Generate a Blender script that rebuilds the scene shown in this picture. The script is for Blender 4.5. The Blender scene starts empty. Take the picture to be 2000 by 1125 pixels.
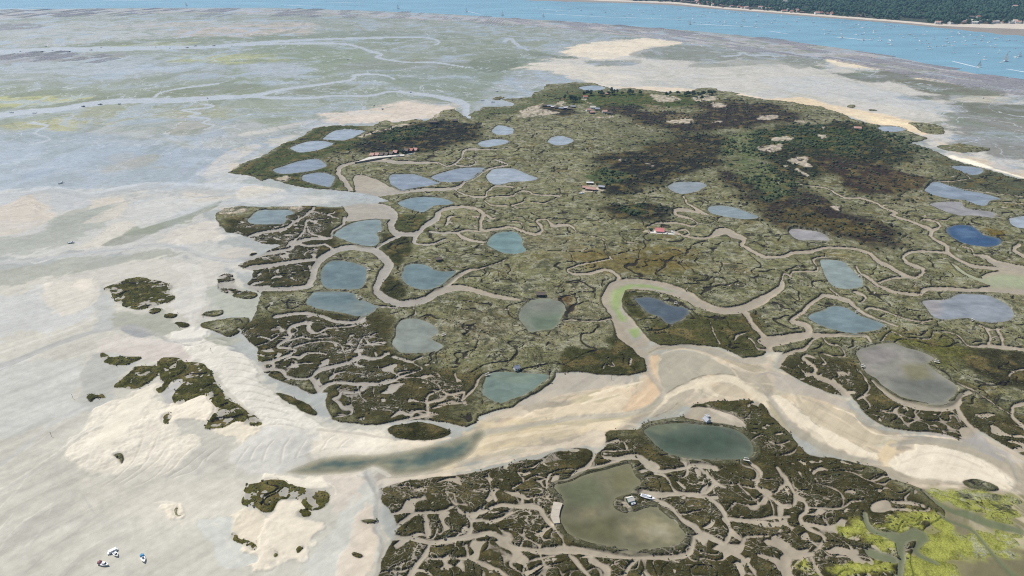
import bpy, bmesh, math, random
import numpy as np
from mathutils import Vector, Matrix

# ------------------------------------------------------------------ camera, sky, sun, exposure
SC = bpy.context.scene
COL = SC.collection
CAM_H = 300.0            # drone height, metres
FPX = 1333.0             # focal length in pixels of a 2000 px wide frame
PITCH = math.atan(682.5 / FPX)
cam = bpy.data.objects.new("camera", bpy.data.cameras.new("camera"))
COL.objects.link(cam)
cam.data.sensor_width = 36.0
cam.data.lens = 36.0 * FPX / 2000.0
cam.data.clip_start = 1.0
cam.data.clip_end = 80000.0
cam.location = (0, 0, CAM_H)
cam.rotation_euler = (math.pi / 2 - PITCH, 0, 0)
SC.camera = cam

SUN_EL, SUN_AZ = math.radians(55), math.radians(-58)      # azimuth from +Y, negative = to the left
world = bpy.data.worlds.new("World")
SC.world = world
world.use_nodes = True
wn = world.node_tree
wn.nodes.clear()
sky = wn.nodes.new("ShaderNodeTexSky")
sky.sky_type = 'NISHITA'
sky.sun_disc = False
sky.sun_elevation = SUN_EL
sky.sun_rotation = SUN_AZ
sky.air_density, sky.dust_density, sky.ozone_density = 1.0, 0.6, 1.2
bg = wn.nodes.new("ShaderNodeBackground")
bg.inputs["Strength"].default_value = 0.10
wo = wn.nodes.new("ShaderNodeOutputWorld")
wn.links.new(sky.outputs[0], bg.inputs[0])
wn.links.new(bg.outputs[0], wo.inputs[0])

sl = bpy.data.lights.new("sun", 'SUN')
sl.energy = 4.2
sl.angle = math.radians(0.53)
sl.color = (1.0, 0.95, 0.87)
sun = bpy.data.objects.new("sun", sl)
COL.objects.link(sun)
sd_ = Vector((math.sin(SUN_AZ) * math.cos(SUN_EL), math.cos(SUN_AZ) * math.cos(SUN_EL), math.sin(SUN_EL)))
sun.rotation_euler = sd_.to_track_quat('Z', 'Y').to_euler()
sun.location = sd_ * 1000

SC.view_settings.view_transform = 'Standard'
SC.view_settings.look = 'None'
SC.view_settings.exposure = 0.12
SC.view_settings.gamma = 1.0
SC.view_settings.use_curve_mapping = False
SC.cycles.use_denoising = False          # keep the fine grain of plants and sand
SC.cycles.pixel_filter_type = 'BLACKMAN_HARRIS'
SC.cycles.filter_width = 1.1
SC.cycles.max_bounces = 4
SC.cycles.sample_clamp_indirect = 3.0
SC.cycles.volume_bounces = 0
SC.cycles.transparent_max_bounces = 8

random.seed(7)
RNG = np.random.default_rng(7)
CA, SA = math.cos(PITCH), math.sin(PITCH)

def ground(px, py):
    """where the sight line of a traced point meets the ground plane (metres)"""
    px, py = np.asarray(px, float), np.asarray(py, float)
    t = np.arctan((py - 562.5) / FPX) + PITCH
    Y = CAM_H / np.tan(t)
    d = Y * CA + CAM_H * SA
    return (px - 1000.0) / FPX * d, Y

def G(px, py):
    x, y = ground(px, py)
    return float(x), float(y)

# ------------------------------------------------------------------ noise
_P = RNG.integers(0, 2**31, 3, dtype=np.int64)
def _h(ix, iy, s):
    h = (ix * 374761393 + iy * 668265263 + s * 1442695041) & 0x7fffffff
    h = ((h ^ (h >> 13)) * 1274126177) & 0x7fffffff
    return (h ^ (h >> 16)) & 0xffff
def pn(x, y, s=0):
    xi = np.floor(x).astype(np.int64); yi = np.floor(y).astype(np.int64)
    fx = (x - xi).astype(np.float32); fy = (y - yi).astype(np.float32)
    u = fx * fx * fx * (fx * (fx * 6 - 15) + 10); v = fy * fy * fy * (fy * (fy * 6 - 15) + 10)
    def g(ax, ay, dx, dy):
        a = _h(ax, ay, s).astype(np.float32) * np.float32(2 * math.pi / 65536)
        return np.cos(a) * dx + np.sin(a) * dy
    n00 = g(xi, yi, fx, fy); n10 = g(xi + 1, yi, fx - 1, fy)
    n01 = g(xi, yi + 1, fx, fy - 1); n11 = g(xi + 1, yi + 1, fx - 1, fy - 1)
    a = n00 + u * (n10 - n00); b = n01 + u * (n11 - n01)
    return (a + v * (b - a)) * 1.5
def fbm(x, y, o=3, s=0, gain=0.5):
    r = 0; a = 1.0; t = 0
    for i in range(o):
        r = r + a * pn(x * 2**i + 13.7 * i, y * 2**i - 7.3 * i, s + i); t += a; a *= gain
    return r / t
def sst(a, b, x):
    t = np.clip((x - a) / (b - a), 0, 1)
    return t * t * (3 - 2 * t)
def prs(*f):
    return [(f[i], f[i + 1]) for i in range(0, len(f), 2)]
def catmull(p, closed=True, k=3):
    n = len(p); out = []
    P = [np.array(q, float) for q in p]
    rng = range(n) if closed else range(n - 1)
    for i in rng:
        if closed:
            a, b, c, d = P[i - 1], P[i], P[(i + 1) % n], P[(i + 2) % n]
        else:
            a, b, c, d = P[max(i - 1, 0)], P[i], P[i + 1], P[min(i + 2, n - 1)]
        for j in range(k):
            t = j / k
            out.append(0.5 * ((2 * b) + (c - a) * t + (2 * a - 5 * b + 4 * c - d) * t * t + (3 * b - a - 3 * c + d) * t**3))
    if not closed:
        out.append(P[-1])
    return [tuple(q) for q in out]
# ------------------------------------------------------------------ traced plan of the place (points of the photograph, put on the ground by ground())
# ponds: outline, water tint, muddiness
TEAL, BLUE, SKYB, MUDP, OLIV, DEEP = (.12,.175,.165), (.17,.205,.24), (.24,.275,.30), (.235,.215,.20), (.135,.125,.058), (.03,.065,.13)
PONDS = [
 (prs(630,271,640,263,652,256,668,253,690,253,708,255,712,258,700,264,688,270,672,275,650,274,634,273), SKYB),
 (prs(565,290,580,283,600,277,625,275,648,279,650,283,636,289,615,295,592,298,580,297), SKYB),
 (prs(532,332,552,325,575,317,600,312,622,311,632,317,639,324,625,330,610,334,590,337,562,340,542,339), BLUE),
 (prs(591,343,612,338,630,337,645,341,655,347,652,355,644,366,630,364,610,359,597,355,590,351), BLUE),
 (prs(760,346,767,341,785,340,807,340,822,344,837,349,859,357,845,362,822,366,800,369,782,371,772,366,762,360), BLUE),
 (prs(841,347,852,341,875,334,897,329,925,327,945,328,944,332,930,341,915,351,890,356,864,356,850,352), BLUE),
 (prs(949,346,957,335,967,330,1000,329,1017,334,1032,341,1051,349,1037,354,1000,356,987,359,967,361,955,356), SKYB),
 (prs(932,281,945,275,965,272,985,273,995,277,988,281,970,285,950,288,938,286), SKYB),
 (prs(960,257,970,246,980,245,1000,250,1003,254,1003,260,990,264,970,263), SKYB),
 (prs(1069,278,1073,271,1085,266,1098,266,1112,270,1122,275,1112,281,1098,284,1080,283), SKYB),
 (prs(777,396,790,390,807,386,832,385,857,386,877,391,886,397,875,401,850,402,841,407,827,415,810,412,792,407,781,402), (.13,.19,.20)),
 (prs(484,430,500,414,515,410,537,410,562,410,574,414,573,419,560,422,560,430,554,437,530,439,500,439,488,436), (.16,.205,.195)),
 (prs(652,459,662,449,685,437,710,431,742,430,746,442,746,452,736,456,742,467,735,480,715,481,690,476,665,467,654,462), (.15,.20,.185)),
 (prs(627,530,635,517,650,509,670,509,695,514,715,522,717,530,715,550,710,559,700,565,670,566,640,564,628,556,625,542), (.10,.15,.145)),
 (prs(786,530,792,519,807,515,825,516,840,521,850,527,870,530,890,530,890,534,875,547,862,557,845,565,825,567,800,560,787,549,783,540), (.10,.155,.15)),
 (prs(597,592,607,577,617,570,650,569,675,570,692,574,700,585,712,587,736,600,722,611,700,619,685,616,662,611,625,605,607,599), (.12,.165,.155)),
 (prs(772,640,782,627,802,622,822,624,842,632,855,642,857,652,842,660,850,666,867,675,857,685,837,689,807,691,782,690,770,680,765,670,772,655), (.175,.195,.155)),
 (prs(950,477,960,462,975,454,1000,452,1012,456,1021,467,1022,480,1029,490,1015,495,1000,497,982,495,962,486), (.11,.19,.17)),
 (prs(1012,615,1020,600,1035,587,1055,583,1077,584,1095,590,1104,600,1100,615,1092,632,1082,642,1062,646,1035,649,1025,640,1015,626), (.14,.155,.10)),
 (prs(952,732,975,726,1000,727,1030,729,1067,731,1071,740,1057,751,1032,769,1000,781,975,789,950,777,940,765,945,745), (.115,.165,.125)),
 (prs(1237,584,1250,581,1272,581,1290,586,1310,597,1335,600,1347,611,1332,625,1310,634,1297,630,1287,620,1265,612,1247,595), (.055,.075,.09)),
 (prs(1256,845,1262,837,1282,830,1325,826,1370,829,1390,831,1420,835,1445,843,1465,860,1473,878,1468,893,1440,899,1400,900,1350,896,1310,889,1290,878,1272,862), (.075,.095,.06)),
 (prs(1084,949,1117,939,1142,927,1187,916,1228,905,1237,918,1244,931,1253,941,1238,956,1228,965,1208,972,1198,982,1203,994,1223,1002,1243,998,1263,991,1284,992,1301,1005,1324,1025,1339,1043,1334,1058,1309,1068,1274,1073,1228,1075,1182,1068,1142,1059,1111,1045,1099,1030,1091,1012,1096,992,1100,979,1087,962), OLIV),
 (prs(1304,364,1315,357,1337,355,1367,356,1381,362,1372,369,1357,376,1332,380,1317,376,1306,370), (.19,.215,.21)),
 (prs(1382,407,1392,402,1415,402,1440,407,1462,415,1484,424,1465,429,1435,427,1405,422,1386,416), (.17,.21,.21)),
 (prs(1539,452,1550,446,1575,449,1605,454,1621,466,1617,471,1587,470,1560,470,1545,462), MUDP),
 (prs(1600,510,1610,507,1632,508,1650,512,1660,522,1675,537,1686,547,1686,555,1682,562,1662,565,1640,564,1622,557,1610,537), (.18,.225,.195)),
 (prs(1577,620,1587,612,1607,606,1620,599,1635,597,1655,602,1670,611,1682,617,1705,625,1729,635,1717,645,1690,649,1662,651,1635,647,1610,640,1590,631), (.12,.175,.175)),
 (prs(1800,589,1822,586,1850,584,1867,576,1887,574,1925,576,1950,585,1970,597,1982,612,1975,625,1950,631,1912,629,1890,622,1850,626,1822,620,1810,605), (.19,.21,.225)),
 (prs(1672,686,1700,676,1725,671,1745,670,1770,679,1800,687,1827,701,1812,710,1822,720,1845,737,1867,752,1870,765,1860,777,1847,787,1820,789,1790,784,1760,776,1740,765,1720,752,1712,742,1692,730,1682,715,1675,700), (.185,.17,.125)),
 (prs(1846,450,1857,442,1875,439,1897,442,1912,450,1922,459,1945,464,1957,471,1950,480,1930,483,1905,481,1880,475,1857,464), DEEP),
 (prs(1805,374,1812,362,1820,355,1837,357,1860,365,1885,372,1917,377,1945,385,1955,390,1935,392,1925,402,1905,400,1885,392,1855,389,1822,382), BLUE),
 (prs(1814,399,1832,395,1875,394,1885,405,1900,409,1942,415,1939,426,1910,422,1875,421,1845,414,1825,405), MUDP),
 (prs(1970,431,1977,425,2000,422,2020,424,2040,435,2020,446,1990,446,1975,440), SKYB),
 (prs(1857,325,1875,324,1900,326,1922,332,1912,341,1895,342,1880,336,1862,330), BLUE),
 (prs(1714,250,1722,247,1745,247,1760,249,1768,254,1758,257,1740,258,1722,256), SKYB),
 (prs(1130,171,1150,167,1170,168,1184,172,1172,176,1150,177,1136,175), SKYB),
]
TIDAL = prs(556,923,583,908,621,894,667,886,723,885,778,880,827,869,855,863,885,855,912,846,930,838,945,836,952,845,940,862,930,880,915,895,895,904,855,918,817,926,771,930,753,922,728,913,708,921,657,927,601,929)

# vegetated ground
VEG = [
 prs(440,338,470,322,500,312,515,303,540,290,560,278,577,272,610,250,660,245,700,246,732,244,752,236,775,241,807,234,835,236,843,226,870,215,890,212,900,222,915,234,
     925,222,942,210,1000,207,1003,202,985,196,1000,194,1040,190,1050,180,1075,165,1125,162,1155,162,1185,172,1200,177,1235,172,1265,177,1300,180,1350,179,1375,172,1395,175,1410,180,1437,185,1475,192,1500,195,1532,197,1575,206,1607,209,1630,215,1645,222,1660,232,1680,236,1707,242,1775,257,1812,272,1775,280,
     1817,292,1852,307,1885,320,1925,330,1962,342,1995,350,2150,372,2250,600,2250,980,2060,905,1991,888,1946,865,1910,840,1890,858,1875,857,1847,848,1800,844,1725,832,1690,810,1665,775,1635,770,1610,765,1575,750,1545,735,1520,720,1532,690,1500,690,1475,700,1450,700,1425,687,1400,677,1360,675,1320,672,1290,675,1270,665,
     1257,700,1260,725,1232,732,1212,732,1175,731,1125,727,1082,730,1074,745,1042,772,1015,785,1000,795,975,800,935,812,930,825,910,834,875,825,832,821,765,825,735,832,715,830,680,825,647,817,640,805,635,780,635,767,622,764,610,768,590,760,560,746,530,735,512,722,505,705,500,680,480,660,470,650,490,625,500,600,510,575,480,560,490,545,500,530,470,520,480,505,510,495,540,480,505,475,480,462,440,452,428,440,428,415,440,405,500,403,560,403,600,402,660,405,700,398,760,395,720,380,690,378,660,372,600,368,560,356,530,348,515,352,500,345,470,340),
 prs(395,632,410,626,450,622,482,621,485,632,470,645,450,656,425,647,400,640),
 prs(425,562,430,540,455,538,462,560,497,575,492,585,467,585,445,575),
 prs(397,616,405,610,432,607,431,615,410,619), prs(345,632,357,629,375,631,372,637,357,640), prs(322,620,335,614,352,614,342,621,327,623), prs(291,610,300,604,316,604,312,611,295,615),
 prs(200,565,220,555,240,548,265,542,300,548,335,557,335,572,346,582,335,591,320,592,300,600,265,605,240,597,220,589,212,575),
 prs(201,687,215,690,220,696,272,695,272,702,250,711,225,712,212,712,202,704),
 prs(225,755,240,740,260,717,282,715,305,715,307,732,290,750,265,760,240,757),
 prs(307,707,322,699,350,701,360,710,385,712,410,722,420,740,430,760,450,782,475,797,495,812,512,830,495,834,462,826,437,838,400,840,405,825,420,797,400,772,375,780,345,790,335,782,345,767,360,745,337,750,315,770,304,762,322,750,310,735),
 prs(176,772,185,768,196,772,205,768,207,778,190,778,180,785), prs(318,815,330,808,335,818,325,828),
 prs(545,767,565,772,585,782,607,795,616,805,607,811,585,800,565,787,552,777),
 prs(753,845,757,837,782,831,812,827,845,830,865,837,882,848,855,859,829,864,799,864,776,859),
 prs(485,955,492,945,520,938,555,938,575,945,600,952,630,955,641,965,640,980,625,990,600,994,588,985,575,972,550,975,545,985,535,1000,520,1000,500,990,480,988),
 prs(570,1000,590,992,605,998,600,1008,580,1010), prs(575,1072,585,1064,592,1070,582,1082), prs(448,1050,455,1042,470,1055,490,1062,498,1075,485,1078,465,1062),
 prs(338,1000,344,992,346,1010,356,1008,345,1013), prs(223,892,235,888,242,900,240,908,230,900),
 prs(530,1080,538,1082,542,1092,534,1094),
 # south marsh
 prs(738,956,768,946,814,937,855,931,895,927,946,918,1007,903,1046,896,1081,880,1127,873,1152,876,1163,886,1180,870,1182,845,1215,841,1250,838,1257,828,1282,820,1325,815,1340,808,1362,792,1375,789,1400,781,1425,782,1450,780,1475,785,1490,795,1505,815,1533,845,1551,865,1584,886,1642,898,1687,910,1725,921,1733,934,1766,946,1799,957,1830,985,1850,1010,1800,1040,1780,1100,1790,1180,1640,1200,900,1220,750,1190,748,1110,763,1060,773,1038,776,1017,753,982),
 prs(690,1082,700,1078,715,1085,700,1090), prs(705,1012,730,1010,735,1016,715,1018), prs(1880,945,1900,938,1930,945,1955,958,1930,962,1900,960),
 prs(486,497,492,494,500,496,496,500,488,500), prs(489,510,496,508,500,515,494,518),
 # tufts on the north-eastern beach
 prs(1652,208,1665,206,1674,209,1664,212), prs(1695,214,1702,213,1707,216,1699,217), prs(1770,242,1800,240,1830,246,1850,258,1820,262,1790,250), prs(1830,285,1870,282,1910,286,1935,292,1900,298,1860,294),
 prs(1367,175,1385,172,1400,174,1390,177), prs(1405,181,1420,179,1440,182,1425,184), prs(965,193,980,190,992,193,978,196),
]
# open mud inside the marsh
MUD = [
 prs(690,345,705,342,725,347,745,355,760,365,778,372,740,378,700,380,692,360),
 prs(672,402,710,398,760,404,770,425,745,430,700,432,675,432,680,418),
 prs(1820,505,1850,510,1870,530,1900,545,1940,560,2010,567,2010,540,1960,535,1920,545,1890,535,1860,515),
 prs(1915,540,1960,530,2010,535,2010,560,1950,558),
 prs(1870,840,1905,835,1925,860,1950,885,1900,870),
 prs(1178,575,1200,560,1220,565,1215,600,1235,625,1262,660,1275,690,1250,690,1235,680,1210,662,1200,640,1190,610,1175,595),
 prs(1700,985,1730,975,1740,990,1725,1000,1700,998),
 prs(1340,800,1375,795,1400,800,1440,815,1455,835,1400,828,1360,822,1335,815),
]
# creeks: (points, widths in pixels of the photograph)
def CH(p, w): return (p, w)
CREEKS = [
 CH(prs(440,378,500,382,560,388,640,388,700,382,782,375,830,371,890,367,910,355,930,345,950,331,990,322,962,312), [34,34,30,24,16,9,7,7,6,6,5,4,3]),
 CH(prs(685,372,672,352,660,340,663,328,685,319,740,313,775,317,825,318,855,318,870,325,887,322,900,310,910,293,950,292,990,290), [12,11,10,9,6,7,8,5,4,4,4,4,5,3,2]),
 CH(prs(887,322,905,325,925,322,927,314,912,308), [3]),
 CH(prs(890,370,900,377,920,384,945,384,952,372,970,363,1000,365), [4]), CH(prs(1000,383,1015,374,1035,375,1045,380,1082,382,1092,382), [3]), CH(prs(1000,402,1022,395,1028,385), [3]), CH(prs(1040,395,1065,397,1090,383), [2]),
 CH(prs(1000,382,960,385,948,390,957,400,990,403), [3]),
 CH(prs(690,400,750,405,770,420,765,440,775,455,800,458,820,452,832,440,850,428,860,412,885,405,915,405,935,410,945,420,938,435,942,450,975,447,1000,445,1030,455,1050,457,1060,450,1057,440,1047,432,1055,428,1070,430,1082,440,1112,440,1130,455,1162,463,1180,470,1185,482,1182,490,1190,502,1197,508),
    [18,14,17,17,14,10,10,12,14,10,7,7,8,9,8,7,6,5,6,6,7,6,5,3,4,8,5,2,2,2,2,3,3,3]),
 CH(prs(1195,506,1155,514,1140,516,1108,526,1118,535,1150,535,1185,528,1207,540,1205,553,1195,565,1187,580), [3,3,4,4,5,7,7,8,10,12,16]),
 CH(prs(1000,433,1015,435,1022,445,1015,455), [3]),
 CH(prs(840,452,862,455,890,455,900,462,920,470,945,473), [4,5,6,8,6,5]), CH(prs(890,455,910,450,935,452), [4]),
 CH(prs(870,440,877,425,885,422), [6,6,3]), CH(prs(950,420,960,427,970,425), [8,6,2]),
 CH(prs(820,452,808,470,812,478,845,477,870,467), [10,10,4,5,3]), CH(prs(785,459,760,470,740,480,735,487), [6]),
 CH(prs(600,560,610,540,617,520,640,498,670,485,705,485,735,492,760,515,752,532,742,548,735,565,748,580,775,592,800,592,830,585,860,570,890,562,920,565,960,577,1000,583,1015,586),
    [12,15,15,15,13,12,16,22,22,18,16,18,14,16,16,16,14,12,10,8,4]),
 CH(prs(872,557,910,530,935,525,975,512,990,505), [12,8,3,2,2]),
 CH(prs(470,510,500,500,562,487,575,475,605,467,645,465,650,452,668,440,672,425), [12,9,8,8,7,6,6,7,10]), CH(prs(575,475,605,480,635,477,652,487), [5]),
 CH(prs(480,465,500,457,555,447,580,430,605,415,612,405), [6,6,6,5,6,7]), CH(prs(612,412,640,420,660,427), [3]), CH(prs(600,442,605,455,640,465), [4]), CH(prs(560,480,590,455,602,430,625,440), [4]),
 CH(prs(612,507,550,515,490,524), [8,8,12]), CH(prs(600,560,550,566,490,562,440,556), [10,10,12,16]),
 CH(prs(735,600,710,620,695,630,655,628,625,617,590,612,540,618), [10,10,8,8,8,8,8]), CH(prs(712,628,690,637,640,642,620,650,605,645,605,630), [4,4,4,5,10,10]),
 CH(prs(595,630,567,642,567,660,540,677,577,682,560,695,525,707,500,712,460,705), [8,9,8,6,6,7,8,12,14]),
 CH(prs(577,677,600,670,640,667,660,672,670,687,677,705), [5,4,4,3,3,3]), CH(prs(567,665,587,659,612,662,645,660), [4,4,3,3]),
 CH(prs(490,722,545,722,560,735,580,740,607,737,625,722,675,710,705,697,735,700,757,690), [8,8,7,6,6,10,9,10,7,7]), CH(prs(705,695,697,680,712,657,750,662), [6,5,3,2]),
 CH(prs(607,737,617,752,625,765), [12,12,14]), CH(prs(625,760,650,748,695,750,740,750,765,745,790,732,825,720,805,707,825,696), [12,8,8,9,7,5,3,3,4]), CH(prs(805,707,770,696), [7]),
 CH(prs(650,745,650,732,655,717,675,712), [3]), CH(prs(785,737,820,737,845,745,860,760,835,775,835,802,825,812,775,825,745,835), [3,3,3,4,6,8,8,8,8]),
 CH(prs(860,760,880,770,907,765,900,782,925,760,935,740,947,732), [5,6,5,5,6,5,4]), CH(prs(907,787,870,790,845,797), [4]), CH(prs(697,755,705,775,717,787), [4,3,3]), CH(prs(672,767,700,767), [6]),
 CH(prs(585,700,600,690,635,692), [9,6,3]), CH(prs(560,725,575,713,610,710), [3]), CH(prs(500,675,520,670,545,655), [3]),
 CH(prs(735,600,752,600,775,601), [6,4,4]), CH(prs(805,600,810,612,800,620), [3]),
 CH(prs(1185,575,1200,562,1225,555,1260,556,1300,563,1340,578,1370,595,1410,607,1450,603,1480,590,1505,575,1525,562,1530,550), [14,24,26,24,24,24,20,16,20,22,16,14,8]),
 CH(prs(1187,580,1195,600,1210,620,1225,635,1240,655,1256,676,1270,690), [20,26,26,32,40,42,44]),
 CH(prs(1450,603,1462,618,1472,635,1485,650,1497,665,1505,690), [14,12,12,10,12,18]),
 CH(prs(1433,664,1440,655,1462,648), [6,5,3]), CH(prs(1462,660,1470,665,1480,683,1500,683), [4]), CH(prs(1385,625,1395,650,1405,672), [2,3,4]),
 CH(prs(1100,628,1115,625,1140,628,1170,628,1190,624,1205,630,1220,632), [3,3,3,3,4,5,6]),
 CH(prs(1180,720,1182,712,1200,715,1190,700), [3,3,2,2]), CH(prs(1230,712,1232,700), [5]),
 CH(prs(1263,445,1282,437,1320,435,1350,442,1362,437,1350,428,1322,420,1317,412,1332,410,1370,417,1382,420), [3,4,4,4,3,4,7,7,8,5,4]), CH(prs(1336,383,1340,395,1357,407,1378,418), [5]),
 CH(prs(1315,452,1332,460,1362,465,1385,464,1400,457,1415,452,1435,460,1452,467,1450,478,1462,487,1487,500,1500,502,1527,502,1550,495,1582,492,1610,485,1640,485,1670,487,1700,497,1715,510,1735,520,1765,537,1785,542,1800,535,1802,527,1787,520,1770,512,1765,500,1787,492,1825,492,1847,495),
    [5,5,4,6,14,16,14,10,9,8,8,7,7,9,8,6,5,6,8,10,10,9,7,7,7,10,9,7,6,5,6]),
 CH(prs(1320,452,1335,448,1345,455,1335,460), [4,5,4,3]),
 CH(prs(1500,357,1537,360,1570,362,1610,367,1630,377,1650,387,1680,387,1712,397,1725,405,1750,415,1740,420,1775,432,1795,440,1817,450,1820,465,1845,480,1852,495,1870,507,1900,520,1940,525,2000,530,2100,537), [2,2,2,3,4,4,4,4,5,6,6,6,7,10,8,9,9,8,8,8,8,8]),
 CH(prs(1817,450,1835,445,1830,435,1810,430,1797,433), [8,6,5,3,2]), CH(prs(1875,480,1895,487,1900,497,1925,502,1950,515,2010,530), [3,4,4,10,14,18]), CH(prs(1990,477,1980,487,1997,500,2030,510), [8,10,8,8]),
 CH(prs(1807,350,1847,355,1890,350,1892,346,1870,332), [2]), CH(prs(1850,355,1870,367,1925,375,2000,384,2060,390), [2]), CH(prs(1932,400,1935,395,1965,395,2050,402), [2]), CH(prs(1797,433,1805,428,1847,430,1862,422,1885,422,1880,432), [2]),
 CH(prs(1610,497,1610,502,1588,507,1595,520,1592,530,1550,530,1545,540,1530,535,1525,555), [3,3,5,4,4,3,4,4,6]),
 CH(prs(1675,520,1680,532,1700,545,1715,557,1725,562,1750,572,1795,576,1807,566,1850,565,1900,567,1940,565,2000,570,2080,575), [6,6,8,8,8,8,8,9,9,8,14,16,16]), CH(prs(1720,552,1740,545,1765,542), [5]),
 CH(prs(1610,577,1585,592,1562,615,1548,627,1575,637,1580,652,1545,660,1500,668), [8,9,10,10,14,18,22,28]), CH(prs(1610,577,1635,582,1660,590,1675,605,1700,620,1750,637), [8,9,10,9,7,4]), CH(prs(1622,565,1640,580), [4]),
 CH(prs(1690,605,1700,602,1725,607,1765,622,1790,628,1820,625), [5,6,4,3,3,3]), CH(prs(1672,572,1690,580,1680,592), [8,6,4]),
 CH(prs(1580,655,1625,655,1685,655,1700,667), [12,9,8,7]), CH(prs(1720,667,1742,648,1770,660,1815,662,1822,648,1857,650,1875,660,1892,675,1912,677,1935,677,2000,684,2080,692), [3,3,2,2,2,3,4,4,6,9,9,9]),
 CH(prs(1925,642,1935,660,1930,675), [7,6,8]), CH(prs(1945,642,1957,660,1962,675), [7]), CH(prs(1910,635,1935,645,1960,640), [4]),
 CH(prs(1600,657,1585,667,1572,682,1550,688,1532,695,1520,710,1500,722), [6,6,8,9,12,18,28]), CH(prs(1607,657,1617,672,1640,677,1650,695,1630,697,1602,692,1612,710), [4,4,4,4,3,3,3]),
 CH(prs(1592,700,1577,695,1570,700,1592,720,1590,732,1620,745,1640,757,1660,782,1665,800), [3,6,8,9,10,12,16,16,18]),
 CH(prs(1672,720,1690,740,1697,762,1675,780), [3,4,5,5]), CH(prs(1705,745,1740,775,1775,790,1825,797,1870,790,1875,775,1895,767), [6,11,14,18,20,12,10]), CH(prs(1870,795,1880,815,1900,840,1925,870), [14,12,12,20]),
 CH(prs(1870,750,1905,765,1945,792,1975,810), [4,3,3,3]), CH(prs(2010,788,1990,792,1978,797,1980,817,2005,838), [9]), CH(prs(1560,712,1565,722,1580,730), [3]),
 CH(prs(1970,735,1980,725,2010,720), [5,4,4]),
 # south marsh
 CH(prs(765,1036,791,1015,814,1002,855,999,885,989,905,1002,936,1002,968,989,1000,990,1051,992,1066,1012,1081,1030,1101,1050,1106,1068), [9,9,9,9,8,9,9,9,10,14,14,9,6,5]),
 CH(prs(760,1048,800,1052,842,1060,880,1055,918,1048,956,1043,981,1053,1000,1068,1051,1075,1106,1073,1142,1076,1218,1088,1253,1088,1304,1091,1344,1083,1355,1050), [14,12,13,14,14,12,12,12,16,20,18,10,12,14,14,12]),
 CH(prs(829,1005,837,1048), [14]), CH(prs(842,1060,829,1088,804,1124,800,1150), [10,12,14,14]), CH(prs(918,1017,928,1017,968,1017,1000,1002), [8]), CH(prs(905,1002,918,1020,915,1040), [8,6,10]),
 CH(prs(837,1093,905,1091,931,1096,969,1113,994,1128), [8,8,12,10,10]), CH(prs(910,1065,915,1088), [8]), CH(prs(981,1083,1005,1098), [5]), CH(prs(953,924,958,949,966,979), [3,5,8]), CH(prs(880,972,890,982,910,987), [5]), CH(prs(870,960,880,972), [2]),
 CH(prs(1152,873,1162,886,1147,911,1127,924,1111,936,1084,941), [16,10,12,14,6,4]),
 CH(prs(1162,875,1187,865,1203,860,1218,865,1223,878,1200,881,1177,881,1177,891,1203,896,1243,893,1261,903,1280,912), [6,5,4,5,5,4,4,5,10,14,16,14]), CH(prs(1152,913,1177,911,1203,901), [10]),
 CH(prs(1263,912,1289,923,1339,913,1355,908,1395,913), [12,8,8,10,14]), CH(prs(1367,913,1395,941,1415,951), [8,10,5]), CH(prs(1395,944,1375,961,1329,964,1314,956,1301,934,1279,926), [10,9,8,6,6,7]),
 CH(prs(1329,964,1274,967,1255,964), [10,16,16]), CH(prs(1274,975,1304,989,1327,1012,1355,1027,1370,1040,1410,1060), [14,10,10,14,12,12]), CH(prs(1339,966,1380,972,1405,992,1420,1017,1425,1037,1415,1060), [10,10,12,10,10,12]),
 CH(prs(1425,1012,1461,1017,1500,1012,1540,1010), [9,8,7,6]), CH(prs(1415,1063,1446,1063,1461,1048,1500,1048), [10,8,8,7]), CH(prs(1415,1065,1441,1083,1469,1108,1481,1130), [12,12,10,8]),
 CH(prs(1157,1093,1187,1113,1182,1135), [14,16,18]), CH(prs(1114,1083,1137,1108,1157,1130), [10]), CH(prs(1243,1093,1228,1108,1218,1130), [8,9,10]), CH(prs(1020,1122,1028,1100,1061,1088,1084,1083), [5,6,6,7]),
 CH(prs(1463,903,1486,923,1476,949,1500,970,1535,992,1553,972,1538,941,1525,924,1518,913), [8,8,8,8,9,9,10,10,8]), CH(prs(1553,972,1571,982,1573,997,1561,1012,1576,1030,1606,1048,1601,1065,1586,1083,1594,1108,1606,1130), [9,8,10,10,9,9,9,10,10,10]),
 CH(prs(1586,1083,1551,1083,1525,1065,1500,1058), [14,22,16,12]), CH(prs(1535,1090,1540,1130), [26]), CH(prs(1573,990,1617,992,1642,990,1662,979,1685,977), [4,5,5,5,4]), CH(prs(1642,989,1644,967,1622,951,1594,944), [5,4,3,3]),
 CH(prs(1718,997,1743,994,1809,997,1817,992), [6,8,4,4]), CH(prs(1745,979,1779,982,1804,989), [10,8,6]),
 CH(prs(1000,955,1020,940,1010,920,1025,910), [4,3,3,2]), CH(prs(1000,968,1030,975,1060,968), [5,4,3]), CH(prs(1025,940,1045,930,1070,935), [3]),
 CH(prs(1440,945,1455,960,1480,985), [3,4,4]), CH(prs(1560,870,1545,885,1515,890), [3]), CH(prs(1500,860,1520,868,1540,862), [3]),
]
DARKCREEKS = [
 CH(prs(1801,959,1829,982,1865,1000,1895,1007,1931,1022,1990,1037), [4,6,9,16,14,12]), CH(prs(1834,1002,1855,1017,1900,1035,1918,1055,1941,1083,1985,1125), [4,5,6,6,6,8]),
 CH(prs(1687,1002,1698,1032,1723,1043,1756,1053,1761,1083,1758,1130), [10,12,10,22,16,14]), CH(prs(1756,1053,1791,1043,1799,1055,1791,1078,1830,1100), [20,24,16,10,6]), CH(prs(1700,1080,1743,1093), [16,14]),
]
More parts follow.
